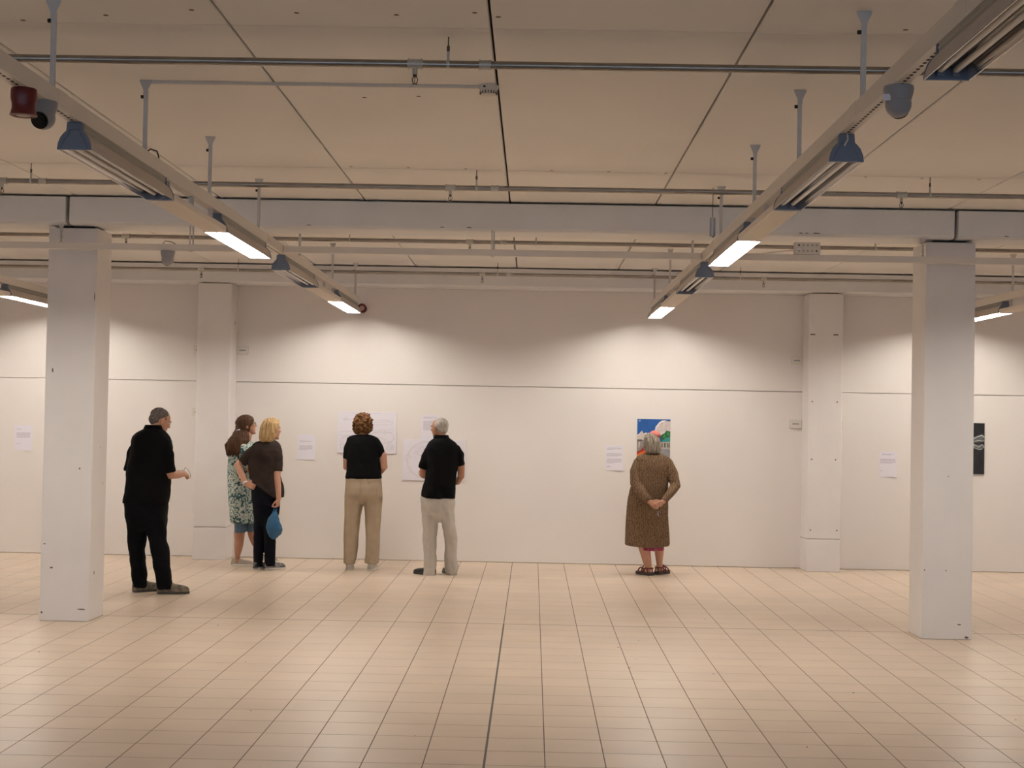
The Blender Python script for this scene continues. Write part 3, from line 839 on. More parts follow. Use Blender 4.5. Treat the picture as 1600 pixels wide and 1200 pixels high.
PEOPLE = {'man_glasses': {'loc': (-3.5, 13.42),
                 'shirt': [(-0.067, 0.0, 1.553, 0.059, 0.055), (-0.072, 0, 1.528, 0.101, 0.1), (-0.081, 0, 1.498, 0.143, 0.13), (-0.083, 0, 1.461, 0.176, 0.155),
                           (-0.083, 0, 1.42, 0.188, 0.17), (-0.079, 0, 1.356, 0.193, 0.175), (-0.086, 0.01, 1.276, 0.189, 0.18), (-0.099, 0.02, 1.196, 0.198, 0.19),
                           (-0.11, 0.03, 1.116, 0.203, 0.195), (-0.109, 0.03, 1.036, 0.209, 0.2), (-0.114, 0.03, 0.955, 0.21, 0.195), (-0.124, 0.02, 0.875, 0.209, 0.185),
                           (-0.127, 0.02, 0.837, 0.208, 0.18)],
                 'collar': [(-0.067, 0, 1.574, 0.075, 0.07), (-0.069, 0, 1.526, 0.095, 0.075)],
                 'sleeveL': [(-0.209, 0.04, 1.415, 0.062), (-0.255, 0.05, 1.305, 0.068), (-0.28, 0.03, 1.133, 0.066)],
                 'sleeveR': [(0.048, -0.05, 1.41, 0.062), (0.084, -0.07, 1.288, 0.07), (0.11, -0.04, 1.133, 0.058)],
                 'armL': [(-0.223, 0.06, 1.426, 0.05), (-0.28, 0.1, 1.144, 0.045), (-0.271, 0.13, 1.081, 0.042), (-0.053, 0.3, 1.085, 0.033)],
                 'armR': [(0.06, -0.06, 1.42, 0.05), (0.109, -0.04, 1.152, 0.048), (0.115, -0.02, 1.112, 0.046), (0.156, 0.1, 1.108, 0.038), (0.172, 0.17, 1.113, 0.031)],
                 'hips': [(-0.124, 0.02, 0.891, 0.201, 0.165), (-0.124, 0.02, 0.811, 0.206, 0.17), (-0.115, 0.01, 0.747, 0.2, 0.165), (-0.109, 0, 0.684, 0.194, 0.15),
                          (-0.103, 0, 0.611, 0.187, 0.105), (-0.093, 0, 0.556, 0.085, 0.05)],
                 'legL': [(-0.203, 0.02, 0.682, 0.098, 0.11), (-0.2, 0.02, 0.554, 0.086, 0.105), (-0.2, 0.02, 0.474, 0.083, 0.1), (-0.202, 0.02, 0.394, 0.074, 0.095),
                          (-0.196, 0.03, 0.314, 0.072, 0.09), (-0.184, 0.03, 0.234, 0.077, 0.085), (-0.176, 0.04, 0.154, 0.073, 0.08), (-0.169, 0.05, 0.046, 0.061, 0.085)],
                 'legR': [(-0.018, -0.02, 0.685, 0.103, 0.11), (-0.006, -0.02, 0.557, 0.095, 0.105), (0.012, -0.03, 0.478, 0.083, 0.1), (0.033, -0.03, 0.398, 0.082, 0.095),
                          (0.045, -0.04, 0.318, 0.08, 0.09), (0.06, -0.05, 0.239, 0.077, 0.085), (0.076, -0.05, 0.16, 0.073, 0.08), (0.091, -0.05, 0.044, 0.071, 0.085)],
                 'head': (-0.016, 0.05, 1.611, 0.228, 55, -22),
                 'necktop': (-0.048, 0.02, 1.534, 0.06),
                 'neckbase': (-0.066, 0, 1.493, 0.07),
                 'glasses': [(0.171, 0.2, 1.137, 0), (0.189, 0.2, 1.173, 0), (0.213, 0.21, 1.151, 0), (0.236, 0.22, 1.103, 0), (0.24, 0.22, 1.074, 0), (0.227, 0.22, 1.066, 0),
                             (0.201, 0.21, 1.09, 0), (0.181, 0.2, 1.108, 0)],
                 'feet': [(-0.209, -0.049, 48, 0.285, 0.1), (0.053, -0.07, 80, 0.29, 0.1)]},
 'woman_floral': {'loc': (-3.2, 15.93),
                  'tunic': [(0.008, 0, 1.396, 0.048, 0.05), (0.002, 0, 1.374, 0.083, 0.09), (-0.003, 0, 1.334, 0.123, 0.13), (-0.016, 0, 1.26, 0.146, 0.15),
                            (-0.032, 0, 1.176, 0.152, 0.15), (-0.039, 0, 1.06, 0.148, 0.15), (-0.039, 0, 0.894, 0.145, 0.16), (-0.035, 0, 0.777, 0.144, 0.165),
                            (-0.024, 0, 0.645, 0.138, 0.17), (-0.017, 0, 0.562, 0.134, 0.172), (-0.014, 0, 0.504, 0.131, 0.17), (-0.008, 0, 0.478, 0.119, 0.165)],
                  'sleeveR': [(-0.005, -0.12, 1.31, 0.06), (0.048, -0.13, 1.194, 0.058), (0.078, -0.1, 1.112, 0.055)],
                  'sleeveL': [(-0.005, 0.12, 1.31, 0.06), (0.061, 0.14, 1.111, 0.055)],
                  'armR': [(-0.005, -0.11, 1.31, 0.045), (0.067, -0.1, 1.095, 0.04), (0.076, -0.08, 1.053, 0.04), (0.211, 0.05, 0.981, 0.032)],
                  'armL': [(-0.005, 0.11, 1.31, 0.045), (0.055, 0.14, 1.095, 0.04), (0.202, 0.12, 1.014, 0.032)],
                  'shortsL': [(-0.031, -0.02, 0.645, 0.083, 0.12), (-0.025, -0.03, 0.495, 0.067, 0.1), (-0.024, -0.03, 0.374, 0.062, 0.09)],
                  'shortsR': [(0.05, 0.05, 0.646, 0.065, 0.11), (0.074, 0.06, 0.497, 0.048, 0.1), (0.08, 0.08, 0.376, 0.044, 0.085)],
                  'legL': [(-0.027, -0.02, 0.644, 0.062, 0.08), (-0.03, -0.02, 0.478, 0.056, 0.07), (-0.037, -0.03, 0.362, 0.06, 0.066), (-0.038, -0.03, 0.295, 0.052, 0.06),
                           (-0.04, -0.04, 0.229, 0.048, 0.06), (-0.045, -0.04, 0.171, 0.041, 0.052), (-0.05, -0.04, 0.121, 0.03, 0.042), (-0.05, -0.03, 0.072, 0.025, 0.04)],
                  'legR': [(0.056, 0.03, 0.646, 0.054, 0.08), (0.066, 0.06, 0.48, 0.046, 0.07), (0.072, 0.1, 0.364, 0.045, 0.065), (0.078, 0.14, 0.298, 0.042, 0.06),
                           (0.092, 0.19, 0.232, 0.036, 0.055), (0.111, 0.25, 0.174, 0.032, 0.05), (0.127, 0.3, 0.132, 0.026, 0.04), (0.146, 0.36, 0.092, 0.025, 0.038)],
                  'head': (0.008, 0.0, 1.56, 0.225, 72, 10),
                  'necktop': (0.017, 0, 1.452, 0.055),
                  'neckbase': (-0.007, 0, 1.385, 0.06),
                  'haircap': [(-0.003, 0, 1.68, 0.031, 0.05), (0.0, 0, 1.66, 0.071, 0.075), (-0.002, 0, 1.626, 0.095, 0.088), (-0.011, 0, 1.576, 0.1, 0.092),
                              (-0.022, 0, 1.534, 0.09, 0.09), (-0.028, -0.01, 1.493, 0.081, 0.08)],
                  'ponytail': [(-0.045, -0.02, 1.522, 0.06, 0.06), (-0.036, -0.04, 1.493, 0.082, 0.075), (-0.048, -0.06, 1.442, 0.102, 0.085), (-0.064, -0.08, 1.392, 0.116, 0.085),
                               (-0.077, -0.09, 1.342, 0.117, 0.08), (-0.08, -0.1, 1.292, 0.112, 0.07), (-0.077, -0.1, 1.252, 0.102, 0.055), (-0.078, -0.1, 1.232, 0.084, 0.035)],
                  'feet': [(-0.131, 0.146, 88, 0.25, 0.09), (-0.015, 0.815, 70, 0.25, 0.09)]},
 'woman_blonde': {'loc': (-2.88, 15.58),
                  'shirt': [(-0.008, 0, 1.411, 0.069, 0.05), (-0.011, 0, 1.395, 0.106, 0.08), (-0.018, 0, 1.372, 0.139, 0.1), (-0.02, 0, 1.347, 0.157, 0.115),
                            (-0.024, 0, 1.298, 0.166, 0.13), (-0.033, 0, 1.242, 0.172, 0.135), (-0.042, 0, 1.16, 0.168, 0.13), (-0.043, 0, 1.078, 0.164, 0.13),
                            (-0.026, 0, 0.997, 0.172, 0.135), (-0.003, 0, 0.917, 0.182, 0.14), (0.005, 0, 0.851, 0.182, 0.145), (0.009, 0, 0.786, 0.182, 0.145)],
                  'sleeveL': [(-0.14, 0.01, 1.308, 0.056), (-0.212, 0.0, 1.238, 0.06), (-0.28, -0.03, 1.152, 0.055)],
                  'sleeveR': [(0.097, -0.01, 1.306, 0.055), (0.115, -0.04, 1.212, 0.058), (0.117, -0.05, 1.072, 0.056)],
                  'armL': [(-0.157, 0.02, 1.32, 0.042), (-0.268, -0.02, 1.188, 0.042), (-0.318, -0.04, 1.142, 0.04), (-0.264, -0.08, 1.026, 0.036), (-0.212, -0.12, 0.942, 0.028)],
                  'armR': [(0.113, -0.02, 1.317, 0.045), (0.113, -0.06, 1.081, 0.043), (0.113, -0.07, 1.016, 0.042), (0.13, -0.09, 0.903, 0.038), (0.146, -0.11, 0.781, 0.028)],
                  'hips': [(-0.003, 0, 0.95, 0.173, 0.12), (-0.006, 0, 0.868, 0.168, 0.13), (-0.011, 0, 0.803, 0.157, 0.135), (-0.008, 0, 0.706, 0.149, 0.135),
                           (-0.004, 0, 0.608, 0.141, 0.11), (-0.009, 0, 0.535, 0.123, 0.08), (-0.007, 0, 0.462, 0.057, 0.04)],
                  'legL': [(-0.075, 0.02, 0.606, 0.07, 0.09), (-0.081, 0.02, 0.509, 0.057, 0.085), (-0.085, 0.02, 0.347, 0.056, 0.08), (-0.083, 0.01, 0.185, 0.053, 0.075),
                           (-0.081, 0.0, 0.035, 0.05, 0.075)],
                  'legR': [(0.05, -0.02, 0.609, 0.081, 0.09), (0.045, -0.02, 0.512, 0.069, 0.085), (0.044, -0.01, 0.349, 0.061, 0.08), (0.046, -0.01, 0.187, 0.058, 0.075),
                           (0.051, 0.0, 0.041, 0.056, 0.08)],
                  'head': (0.035, 0.0, 1.523, 0.22, 58, 0),
                  'necktop': (0.004, -0.01, 1.429, 0.052),
                  'neckbase': (-0.011, -0.01, 1.375, 0.06),
                  'hair': [(0.034, -0.01, 1.652, 0.03, 0.045), (0.031, -0.01, 1.63, 0.075, 0.08), (0.025, -0.02, 1.592, 0.095, 0.097), (0.014, -0.03, 1.543, 0.097, 0.1),
                           (0.004, -0.035, 1.486, 0.092, 0.095), (-0.004, -0.04, 1.438, 0.088, 0.085), (-0.005, -0.04, 1.402, 0.08, 0.075), (-0.003, -0.04, 1.388, 0.065, 0.06)],
                  'bag': [(0.112, -0.115, 0.666, 0.014, 0.014), (0.112, -0.125, 0.635, 0.026, 0.022), (0.106, -0.14, 0.594, 0.044, 0.03), (0.104, -0.15, 0.545, 0.065, 0.036),
                          (0.108, -0.155, 0.488, 0.09, 0.042), (0.116, -0.155, 0.451, 0.093, 0.042), (0.117, -0.15, 0.402, 0.073, 0.036), (0.109, -0.145, 0.367, 0.044, 0.028),
                          (0.114, -0.14, 0.341, 0.016, 0.016)],
                  'feet': [(-0.103, 0.086, 10, 0.25, 0.092), (0.008, 0.107, 52, 0.25, 0.092)]},
 'woman_tee': {'loc': (-1.86, 15.75),
               'shirt': [(-0.007, 0, 1.488, 0.066, 0.05), (-0.01, 0, 1.478, 0.105, 0.08), (-0.011, 0, 1.465, 0.146, 0.1), (-0.009, 0, 1.445, 0.174, 0.115),
                         (-0.004, 0, 1.392, 0.184, 0.13), (-0.001, 0, 1.327, 0.179, 0.135), (0.002, 0, 1.244, 0.182, 0.135), (0.006, 0, 1.162, 0.186, 0.135),
                         (0.011, 0, 1.08, 0.19, 0.14), (0.009, 0, 1.023, 0.198, 0.145), (0.008, 0, 1.002, 0.201, 0.145)],
               'sleeveL': [(-0.137, 0, 1.398, 0.05), (-0.165, 0.0, 1.324, 0.055), (-0.182, 0.01, 1.217, 0.048)],
               'sleeveR': [(0.138, 0, 1.404, 0.05), (0.178, 0.0, 1.33, 0.055), (0.206, 0.0, 1.245, 0.048)],
               'armL': [(-0.145, 0, 1.413, 0.042), (-0.179, 0.01, 1.233, 0.044), (-0.184, 0.02, 1.126, 0.04), (-0.119, 0.14, 1.078, 0.034), (-0.031, 0.24, 1.047, 0.028)],
               'armR': [(0.146, 0, 1.415, 0.042), (0.212, 0.0, 1.265, 0.046), (0.234, 0.0, 1.134, 0.04), (0.178, 0.13, 1.076, 0.034), (0.072, 0.24, 1.041, 0.028)],
               'hips': [(0.009, 0, 1.031, 0.191, 0.13), (0.011, 0, 0.966, 0.2, 0.14), (0.015, -0.01, 0.9, 0.207, 0.15), (0.016, -0.01, 0.835, 0.208, 0.15),
                        (0.016, -0.01, 0.785, 0.207, 0.13), (0.016, 0, 0.752, 0.193, 0.09), (0.013, 0, 0.72, 0.083, 0.05)],
               'legL': [(-0.086, 0, 0.816, 0.103, 0.12), (-0.091, 0, 0.718, 0.097, 0.11), (-0.099, 0, 0.586, 0.086, 0.1), (-0.107, 0, 0.422, 0.08, 0.09),
                        (-0.114, 0, 0.258, 0.078, 0.09), (-0.122, 0, 0.128, 0.075, 0.09), (-0.13, 0, 0.068, 0.07, 0.09)],
               'legR': [(0.111, 0, 0.82, 0.11, 0.12), (0.117, 0, 0.722, 0.098, 0.11), (0.124, 0, 0.59, 0.086, 0.1), (0.126, 0, 0.426, 0.078, 0.09), (0.125, 0, 0.263, 0.078, 0.09),
                        (0.12, 0, 0.08, 0.078, 0.09)],
               'head': (-0.011, 0.03, 1.598, 0.222, 0, -22),
               'necktop': (-0.012, 0.0, 1.516, 0.054),
               'neckbase': (-0.011, 0, 1.462, 0.062),
               'hair': [(-0.014, 0.02, 1.722, 0.03, 0.05), (-0.014, 0.02, 1.702, 0.07, 0.08), (-0.014, 0.01, 1.664, 0.095, 0.1), (-0.013, 0.0, 1.614, 0.107, 0.105),
                        (-0.011, -0.01, 1.565, 0.109, 0.1), (-0.01, -0.02, 1.527, 0.098, 0.085), (-0.011, -0.03, 1.502, 0.07, 0.06)],
               'feet': [(-0.11, 0.043, -6, 0.25, 0.092), (0.125, 0.04, 6, 0.25, 0.092)]},
 'man_grey': {'loc': (-0.98, 15.4),
              'shirt': [(0.005, 0, 1.478, 0.069, 0.06), (0.006, 0, 1.453, 0.106, 0.09), (0.009, 0, 1.428, 0.142, 0.11), (0.014, 0, 1.395, 0.167, 0.125),
                        (0.016, 0, 1.355, 0.181, 0.135), (0.017, 0, 1.299, 0.175, 0.14), (0.017, 0, 1.235, 0.174, 0.14), (0.019, 0, 1.154, 0.168, 0.14),
                        (0.007, 0, 1.074, 0.166, 0.14), (-0.01, 0, 0.978, 0.174, 0.14), (-0.022, 0, 0.898, 0.183, 0.14), (-0.024, 0, 0.84, 0.186, 0.14),
                        (-0.016, 0, 0.823, 0.178, 0.14)],
              'collar': [(-0.002, 0, 1.504, 0.077, 0.065), (0.001, 0, 1.443, 0.095, 0.075)],
              'sleeveL': [(-0.111, 0.0, 1.353, 0.056), (-0.158, 0.0, 1.263, 0.062), (-0.184, 0.01, 1.139, 0.058)],
              'sleeveR': [(0.149, 0.0, 1.358, 0.056), (0.192, 0.0, 1.286, 0.058), (0.22, 0.0, 1.177, 0.042)],
              'armL': [(-0.121, 0, 1.364, 0.045), (-0.184, 0.01, 1.151, 0.046), (-0.18, 0.02, 1.07, 0.045), (-0.212, 0.16, 1.073, 0.036), (-0.231, 0.24, 1.086, 0.03)],
              'armR': [(0.162, 0, 1.369, 0.045), (0.217, 0.0, 1.174, 0.042), (0.219, 0.02, 1.062, 0.038), (0.18, 0.12, 0.997, 0.033), (0.108, 0.24, 0.972, 0.028)],
              'hips': [(-0.02, 0, 0.881, 0.178, 0.125), (-0.024, 0, 0.816, 0.186, 0.13), (-0.026, 0, 0.752, 0.184, 0.13), (-0.025, 0, 0.673, 0.179, 0.12),
                       (-0.021, 0, 0.608, 0.172, 0.09), (-0.004, 0, 0.56, 0.072, 0.045)],
              'legL': [(-0.098, 0.0, 0.671, 0.103, 0.105), (-0.103, 0, 0.559, 0.089, 0.1), (-0.107, 0, 0.478, 0.077, 0.09), (-0.107, 0, 0.398, 0.074, 0.085),
                       (-0.102, 0, 0.238, 0.072, 0.085), (-0.099, 0, 0.078, 0.066, 0.09), (-0.1, 0, -0.02, 0.064, 0.095)],
              'legR': [(0.074, 0, 0.675, 0.082, 0.105), (0.086, 0, 0.562, 0.076, 0.1), (0.104, 0.02, 0.482, 0.073, 0.09), (0.116, 0.03, 0.403, 0.068, 0.085),
                       (0.124, 0.06, 0.243, 0.066, 0.085), (0.128, 0.09, 0.084, 0.075, 0.09), (0.129, 0.1, 0.0, 0.058, 0.09)],
              'head': (-0.024, 0.0, 1.574, 0.222, -52, -4),
              'necktop': (-0.006, 0.0, 1.491, 0.055),
              'neckbase': (0.003, 0, 1.443, 0.062),
              'feet': [(-0.103, -0.04, -62, 0.275, 0.098), (0.111, 0.057, -25, 0.275, 0.098)]},
 'woman_cardigan': {'loc': (1.37, 15.8),
                    'cardigan': [(-0.049, 0, 1.344, 0.08, 0.055), (-0.052, 0, 1.326, 0.13, 0.085), (-0.05, 0, 1.307, 0.164, 0.11), (-0.048, 0, 1.277, 0.182, 0.125),
                                 (-0.044, 0, 1.212, 0.188, 0.145), (-0.05, 0, 1.13, 0.19, 0.15), (-0.066, 0, 1.031, 0.198, 0.155), (-0.081, 0, 0.932, 0.211, 0.16),
                                 (-0.09, 0, 0.833, 0.222, 0.165), (-0.093, 0, 0.67, 0.231, 0.175), (-0.091, 0, 0.506, 0.241, 0.185), (-0.089, 0, 0.341, 0.249, 0.195),
                                 (-0.088, 0, 0.268, 0.25, 0.195)],
                    'sleeveL': [(-0.193, 0, 1.242, 0.058), (-0.231, -0.03, 1.143, 0.064), (-0.236, -0.08, 1.011, 0.06), (-0.168, -0.17, 0.906, 0.05), (-0.095, -0.23, 0.823, 0.04)],
                    'sleeveR': [(0.119, 0, 1.244, 0.058), (0.178, -0.03, 1.117, 0.062), (0.205, -0.08, 0.99, 0.058), (0.132, -0.17, 0.903, 0.048), (0.063, -0.23, 0.826, 0.038)],
                    'armL': [(-0.205, 0, 1.25, 0.04), (-0.236, -0.08, 1.011, 0.036), (-0.095, -0.23, 0.827, 0.028), (-0.078, -0.235, 0.811, 0.026)],
                    'armR': [(0.132, 0, 1.248, 0.04), (0.201, -0.08, 0.995, 0.036), (0.063, -0.23, 0.83, 0.028), (0.047, -0.235, 0.816, 0.026)],
                    'skirt': [(-0.072, 0, 0.833, 0.18, 0.13), (-0.027, 0.02, 0.408, 0.123, 0.15), (-0.025, 0.02, 0.274, 0.118, 0.15)],
                    'legL': [(-0.128, 0, 0.504, 0.07, 0.075), (-0.122, 0, 0.308, 0.068, 0.065), (-0.103, 0.0, 0.226, 0.057, 0.06), (-0.09, 0, 0.161, 0.05, 0.05),
                             (-0.076, 0, 0.096, 0.041, 0.042), (-0.073, 0, 0.039, 0.043, 0.04)],
                    'legR': [(0.04, 0.05, 0.508, 0.066, 0.075), (0.048, 0.06, 0.295, 0.057, 0.065), (0.053, 0.08, 0.229, 0.049, 0.06), (0.056, 0.1, 0.164, 0.04, 0.05),
                             (0.061, 0.11, 0.106, 0.033, 0.042), (0.064, 0.12, 0.05, 0.031, 0.04)],
                    'head': (-0.052, 0.02, 1.455, 0.218, 6, 16),
                    'necktop': (-0.053, 0.0, 1.368, 0.054),
                    'neckbase': (-0.052, 0, 1.318, 0.06),
                    'hair': [(-0.071, -0.02, 1.56, 0.037, 0.045), (-0.066, -0.01, 1.537, 0.062, 0.075), (-0.058, -0.01, 1.507, 0.084, 0.09), (-0.055, -0.02, 1.466, 0.094, 0.095),
                             (-0.053, -0.03, 1.417, 0.092, 0.09), (-0.05, -0.04, 1.372, 0.083, 0.08), (-0.043, -0.04, 1.34, 0.068, 0.06)],
                    'cap': [(-0.021, 0.0, 1.538, 0.07)],
                    'keys': [(0.018, -0.25, 0.77, 0), (0.015, -0.25, 0.724, 0), (0.013, -0.25, 0.688, 0), (0.023, -0.25, 0.652, 0)],
                    'hands': [(-0.03, -0.25, 0.782, 0)],
                    'feet': [(-0.041, 0.015, -38, 0.25, 0.092), (0.072, 0.217, 38, 0.25, 0.092)]}}

# ------------------------------------------------------------------ people
def fuse(name, mb, material, parent, voxel=.008, smooth=4, disp=None, cuts=()):
    """one continuous surface from overlapping closed shapes"""
    me = bpy.data.meshes.new(name)
    me.from_pydata(mb.v, [], mb.f)
    bm = bmesh.new(); bm.from_mesh(me)
    bmesh.ops.recalc_face_normals(bm, faces=bm.faces)
    bm.to_mesh(me); bm.free()
    tmp = bpy.data.objects.new('tmp', me)
    COL.objects.link(tmp)
    md = tmp.modifiers.new('r', 'REMESH'); md.mode = 'VOXEL'; md.voxel_size = voxel
    if smooth:
        ms = tmp.modifiers.new('s', 'SMOOTH'); ms.factor = .5; ms.iterations = smooth
    dg = bpy.context.evaluated_depsgraph_get()
    out = bpy.data.meshes.new_from_object(tmp.evaluated_get(dg))
    bpy.data.objects.remove(tmp); bpy.data.meshes.remove(me)
    out.name = name
    if disp:
        n = len(out.vertices)
        co = np.empty(n * 3); out.vertices.foreach_get('co', co); co = co.reshape(-1, 3)
        nr = np.empty(n * 3); out.vertices.foreach_get('normal', nr); nr = nr.reshape(-1, 3)
        d = np.array([disp(c) for c in co])
        co = co + nr * d[:, None]
        out.vertices.foreach_set('co', co.ravel())
        out.update()
    if cuts:
        bm = bmesh.new(); bm.from_mesh(out)
        for p, nn in cuts:
            bmesh.ops.bisect_plane(bm, geom=list(bm.verts) + list(bm.edges) + list(bm.faces), plane_co=p, plane_no=nn, clear_outer=True)
        bm.to_mesh(out); bm.free()
    out.materials.clear()
    out.materials.append(material)
    out.polygons.foreach_set('use_smooth', [True] * len(out.polygons))
    return link(name, out, parent)

def wrinkle(amp=.006, f=(7, 7, 12), seed=0, folds=0.0, ff=40):
    def fn(c):
        v = noise.noise(Vector((c[0] * f[0] + seed, c[1] * f[1], c[2] * f[2] + c[0] * 9))) * amp
        v += noise.noise(Vector((c[0] * f[0] * 3 + seed, c[1] * f[1] * 3, c[2] * f[2] * 2.2))) * amp * .35
        if folds:
            v += folds * noise.noise(Vector((c[0] * ff, c[1] * ff + seed, c[2] * 1.5)))
        return v
    return fn
def strands(amp=.005, f=70, fz=7, seed=0):
    return lambda c: amp * noise.noise(Vector((c[0] * f + seed, c[1] * f, c[2] * fz))) + amp * .6 * noise.noise(Vector((c[0] * f * .4, c[1] * f * .4 + seed, c[2] * fz * 2)))
def curls(amp=.011, f=32, seed=0):
    return lambda c: amp * noise.noise(Vector((c[0] * f + seed, c[1] * f, c[2] * f * .8))) + amp * .4 * noise.noise(Vector((c[0] * f * 2.2, c[1] * f * 2.2 + seed, c[2] * f * 2)))

def head_matrix(h):
    x, y, z, size, yaw, pitch = h
    return Matrix.Translation((x, y, z)) @ Matrix.Rotation(math.radians(-yaw), 4, 'Z') @ Matrix.Rotation(math.radians(pitch), 4, 'X') @ Matrix.Scale(size / .226, 4)
def head_shapes(mb, M):
    mb.ell((0, -.012, .035), (.074, .096, .078), 20, 14, M)       # skull
    mb.ell((0, .028, -.022), (.062, .064, .082), 18, 12, M)       # face
    mb.ell((0, .05, -.078), (.04, .038, .032), 14, 8, M)          # jaw
    mb.ell((0, .074, -.096), (.02, .017, .016), 12, 8, M)         # chin
    for s in (-1, 1):
        mb.ell((s * .034, .066, -.012), (.026, .022, .02), 12, 8, M)    # cheek
        mb.ell((s * .03, .082, .026), (.027, .012, .009), 12, 8, M)     # brow
        mb.ell((s * .077, -.004, -.006), (.009, .018, .031), 10, 8, M)  # ear
        mb.ell((s * .082, -.008, .004), (.006, .017, .02), 10, 8, M)
    n = MB().limb([(0, .088, .018, .007), (0, .097, -.004, .0085), (0, .104, -.02, .011)], 8)
    mb.add([M @ Vector(p) for p in n.v], n.f)
    for s in (-1, 1):
        mb.ell((s * .011, .097, -.024), (.009, .01, .008), 8, 6, M)
    mb.ell((0, .086, -.05), (.023, .008, .006), 12, 6, M)          # upper lip
    mb.ell((0, .084, -.062), (.02, .008, .007), 12, 6, M)         # lower lip
def eyes(M, parent):
    for s in (-1, 1):
        e = MB().ell((s * .031, .08, .008), (.0125, .0125, .0105), 12, 8, M).obj('eye', M_EYE, parent, smooth=True)
        MB().ell((s * .031, .0905, .008), (.0052, .0035, .0052), 10, 6, M).obj('iris', M_LENS, e, smooth=True)

def hand_shapes(mb, wrist, d, palm, side, curl=.45, size=1.0):
    """palm block, four jointed fingers of unequal length and a thumb on the `side` edge"""
    w = Vector(wrist); d = Vector(d).normalized(); palm = Vector(palm)
    palm = (palm - d * palm.dot(d)).normalized()
    s = d.cross(palm).normalized() * side
    def P(a, b, c):
        return w + (d * a + s * b + palm * c) * size
    for a, r in ((.02, .016), (.045, .0165), (.07, .015)):
        for b in (-.024, -.008, .008, .024):
            mb.limb([(*P(0, b * .6, 0), r * size * .95), (*P(a + .015, b, .002), r * size * .88)], 8)
    lens = (.072, .082, .076, .06)
    for k, b in enumerate((.028, .0095, -.009, -.027)):
        L = lens[k]
        p = P(.078, b, .0)
        dd = d.copy()
        pts = [(*p, .0092 * size)]
        ang = 0
        for j, fr in enumerate((.42, .33, .25)):
            ang += curl * (1 + .12 * k) * (.75 if j == 0 else 1)
            q = d * math.cos(ang) + palm * math.sin(ang)
            p = p + (q * L * fr + s * (b * .04)) * size
            pts.append((*p, (.0088, .008, .007)[j] * size))
        mb.limb(pts, 8)
    a0 = P(.022, .03, .006)
    a1 = a0 + (d * .026 + s * .026 + palm * .012) * size
    a2 = a1 + (d * .03 + s * .008 + palm * .014) * size
    a3 = a2 + (d * .022 - s * .004 + palm * .008) * size
    mb.limb([(*P(.01, .018, .002), .013 * size), (*a0, .0125 * size), (*a1, .0105 * size), (*a2, .0092 * size), (*a3, .0075 * size)], 8)

def shrink(rows, k):
    return [(x, y, z, max(.02, a - k), max(.02, b - k)) for x, y, z, a, b in rows]

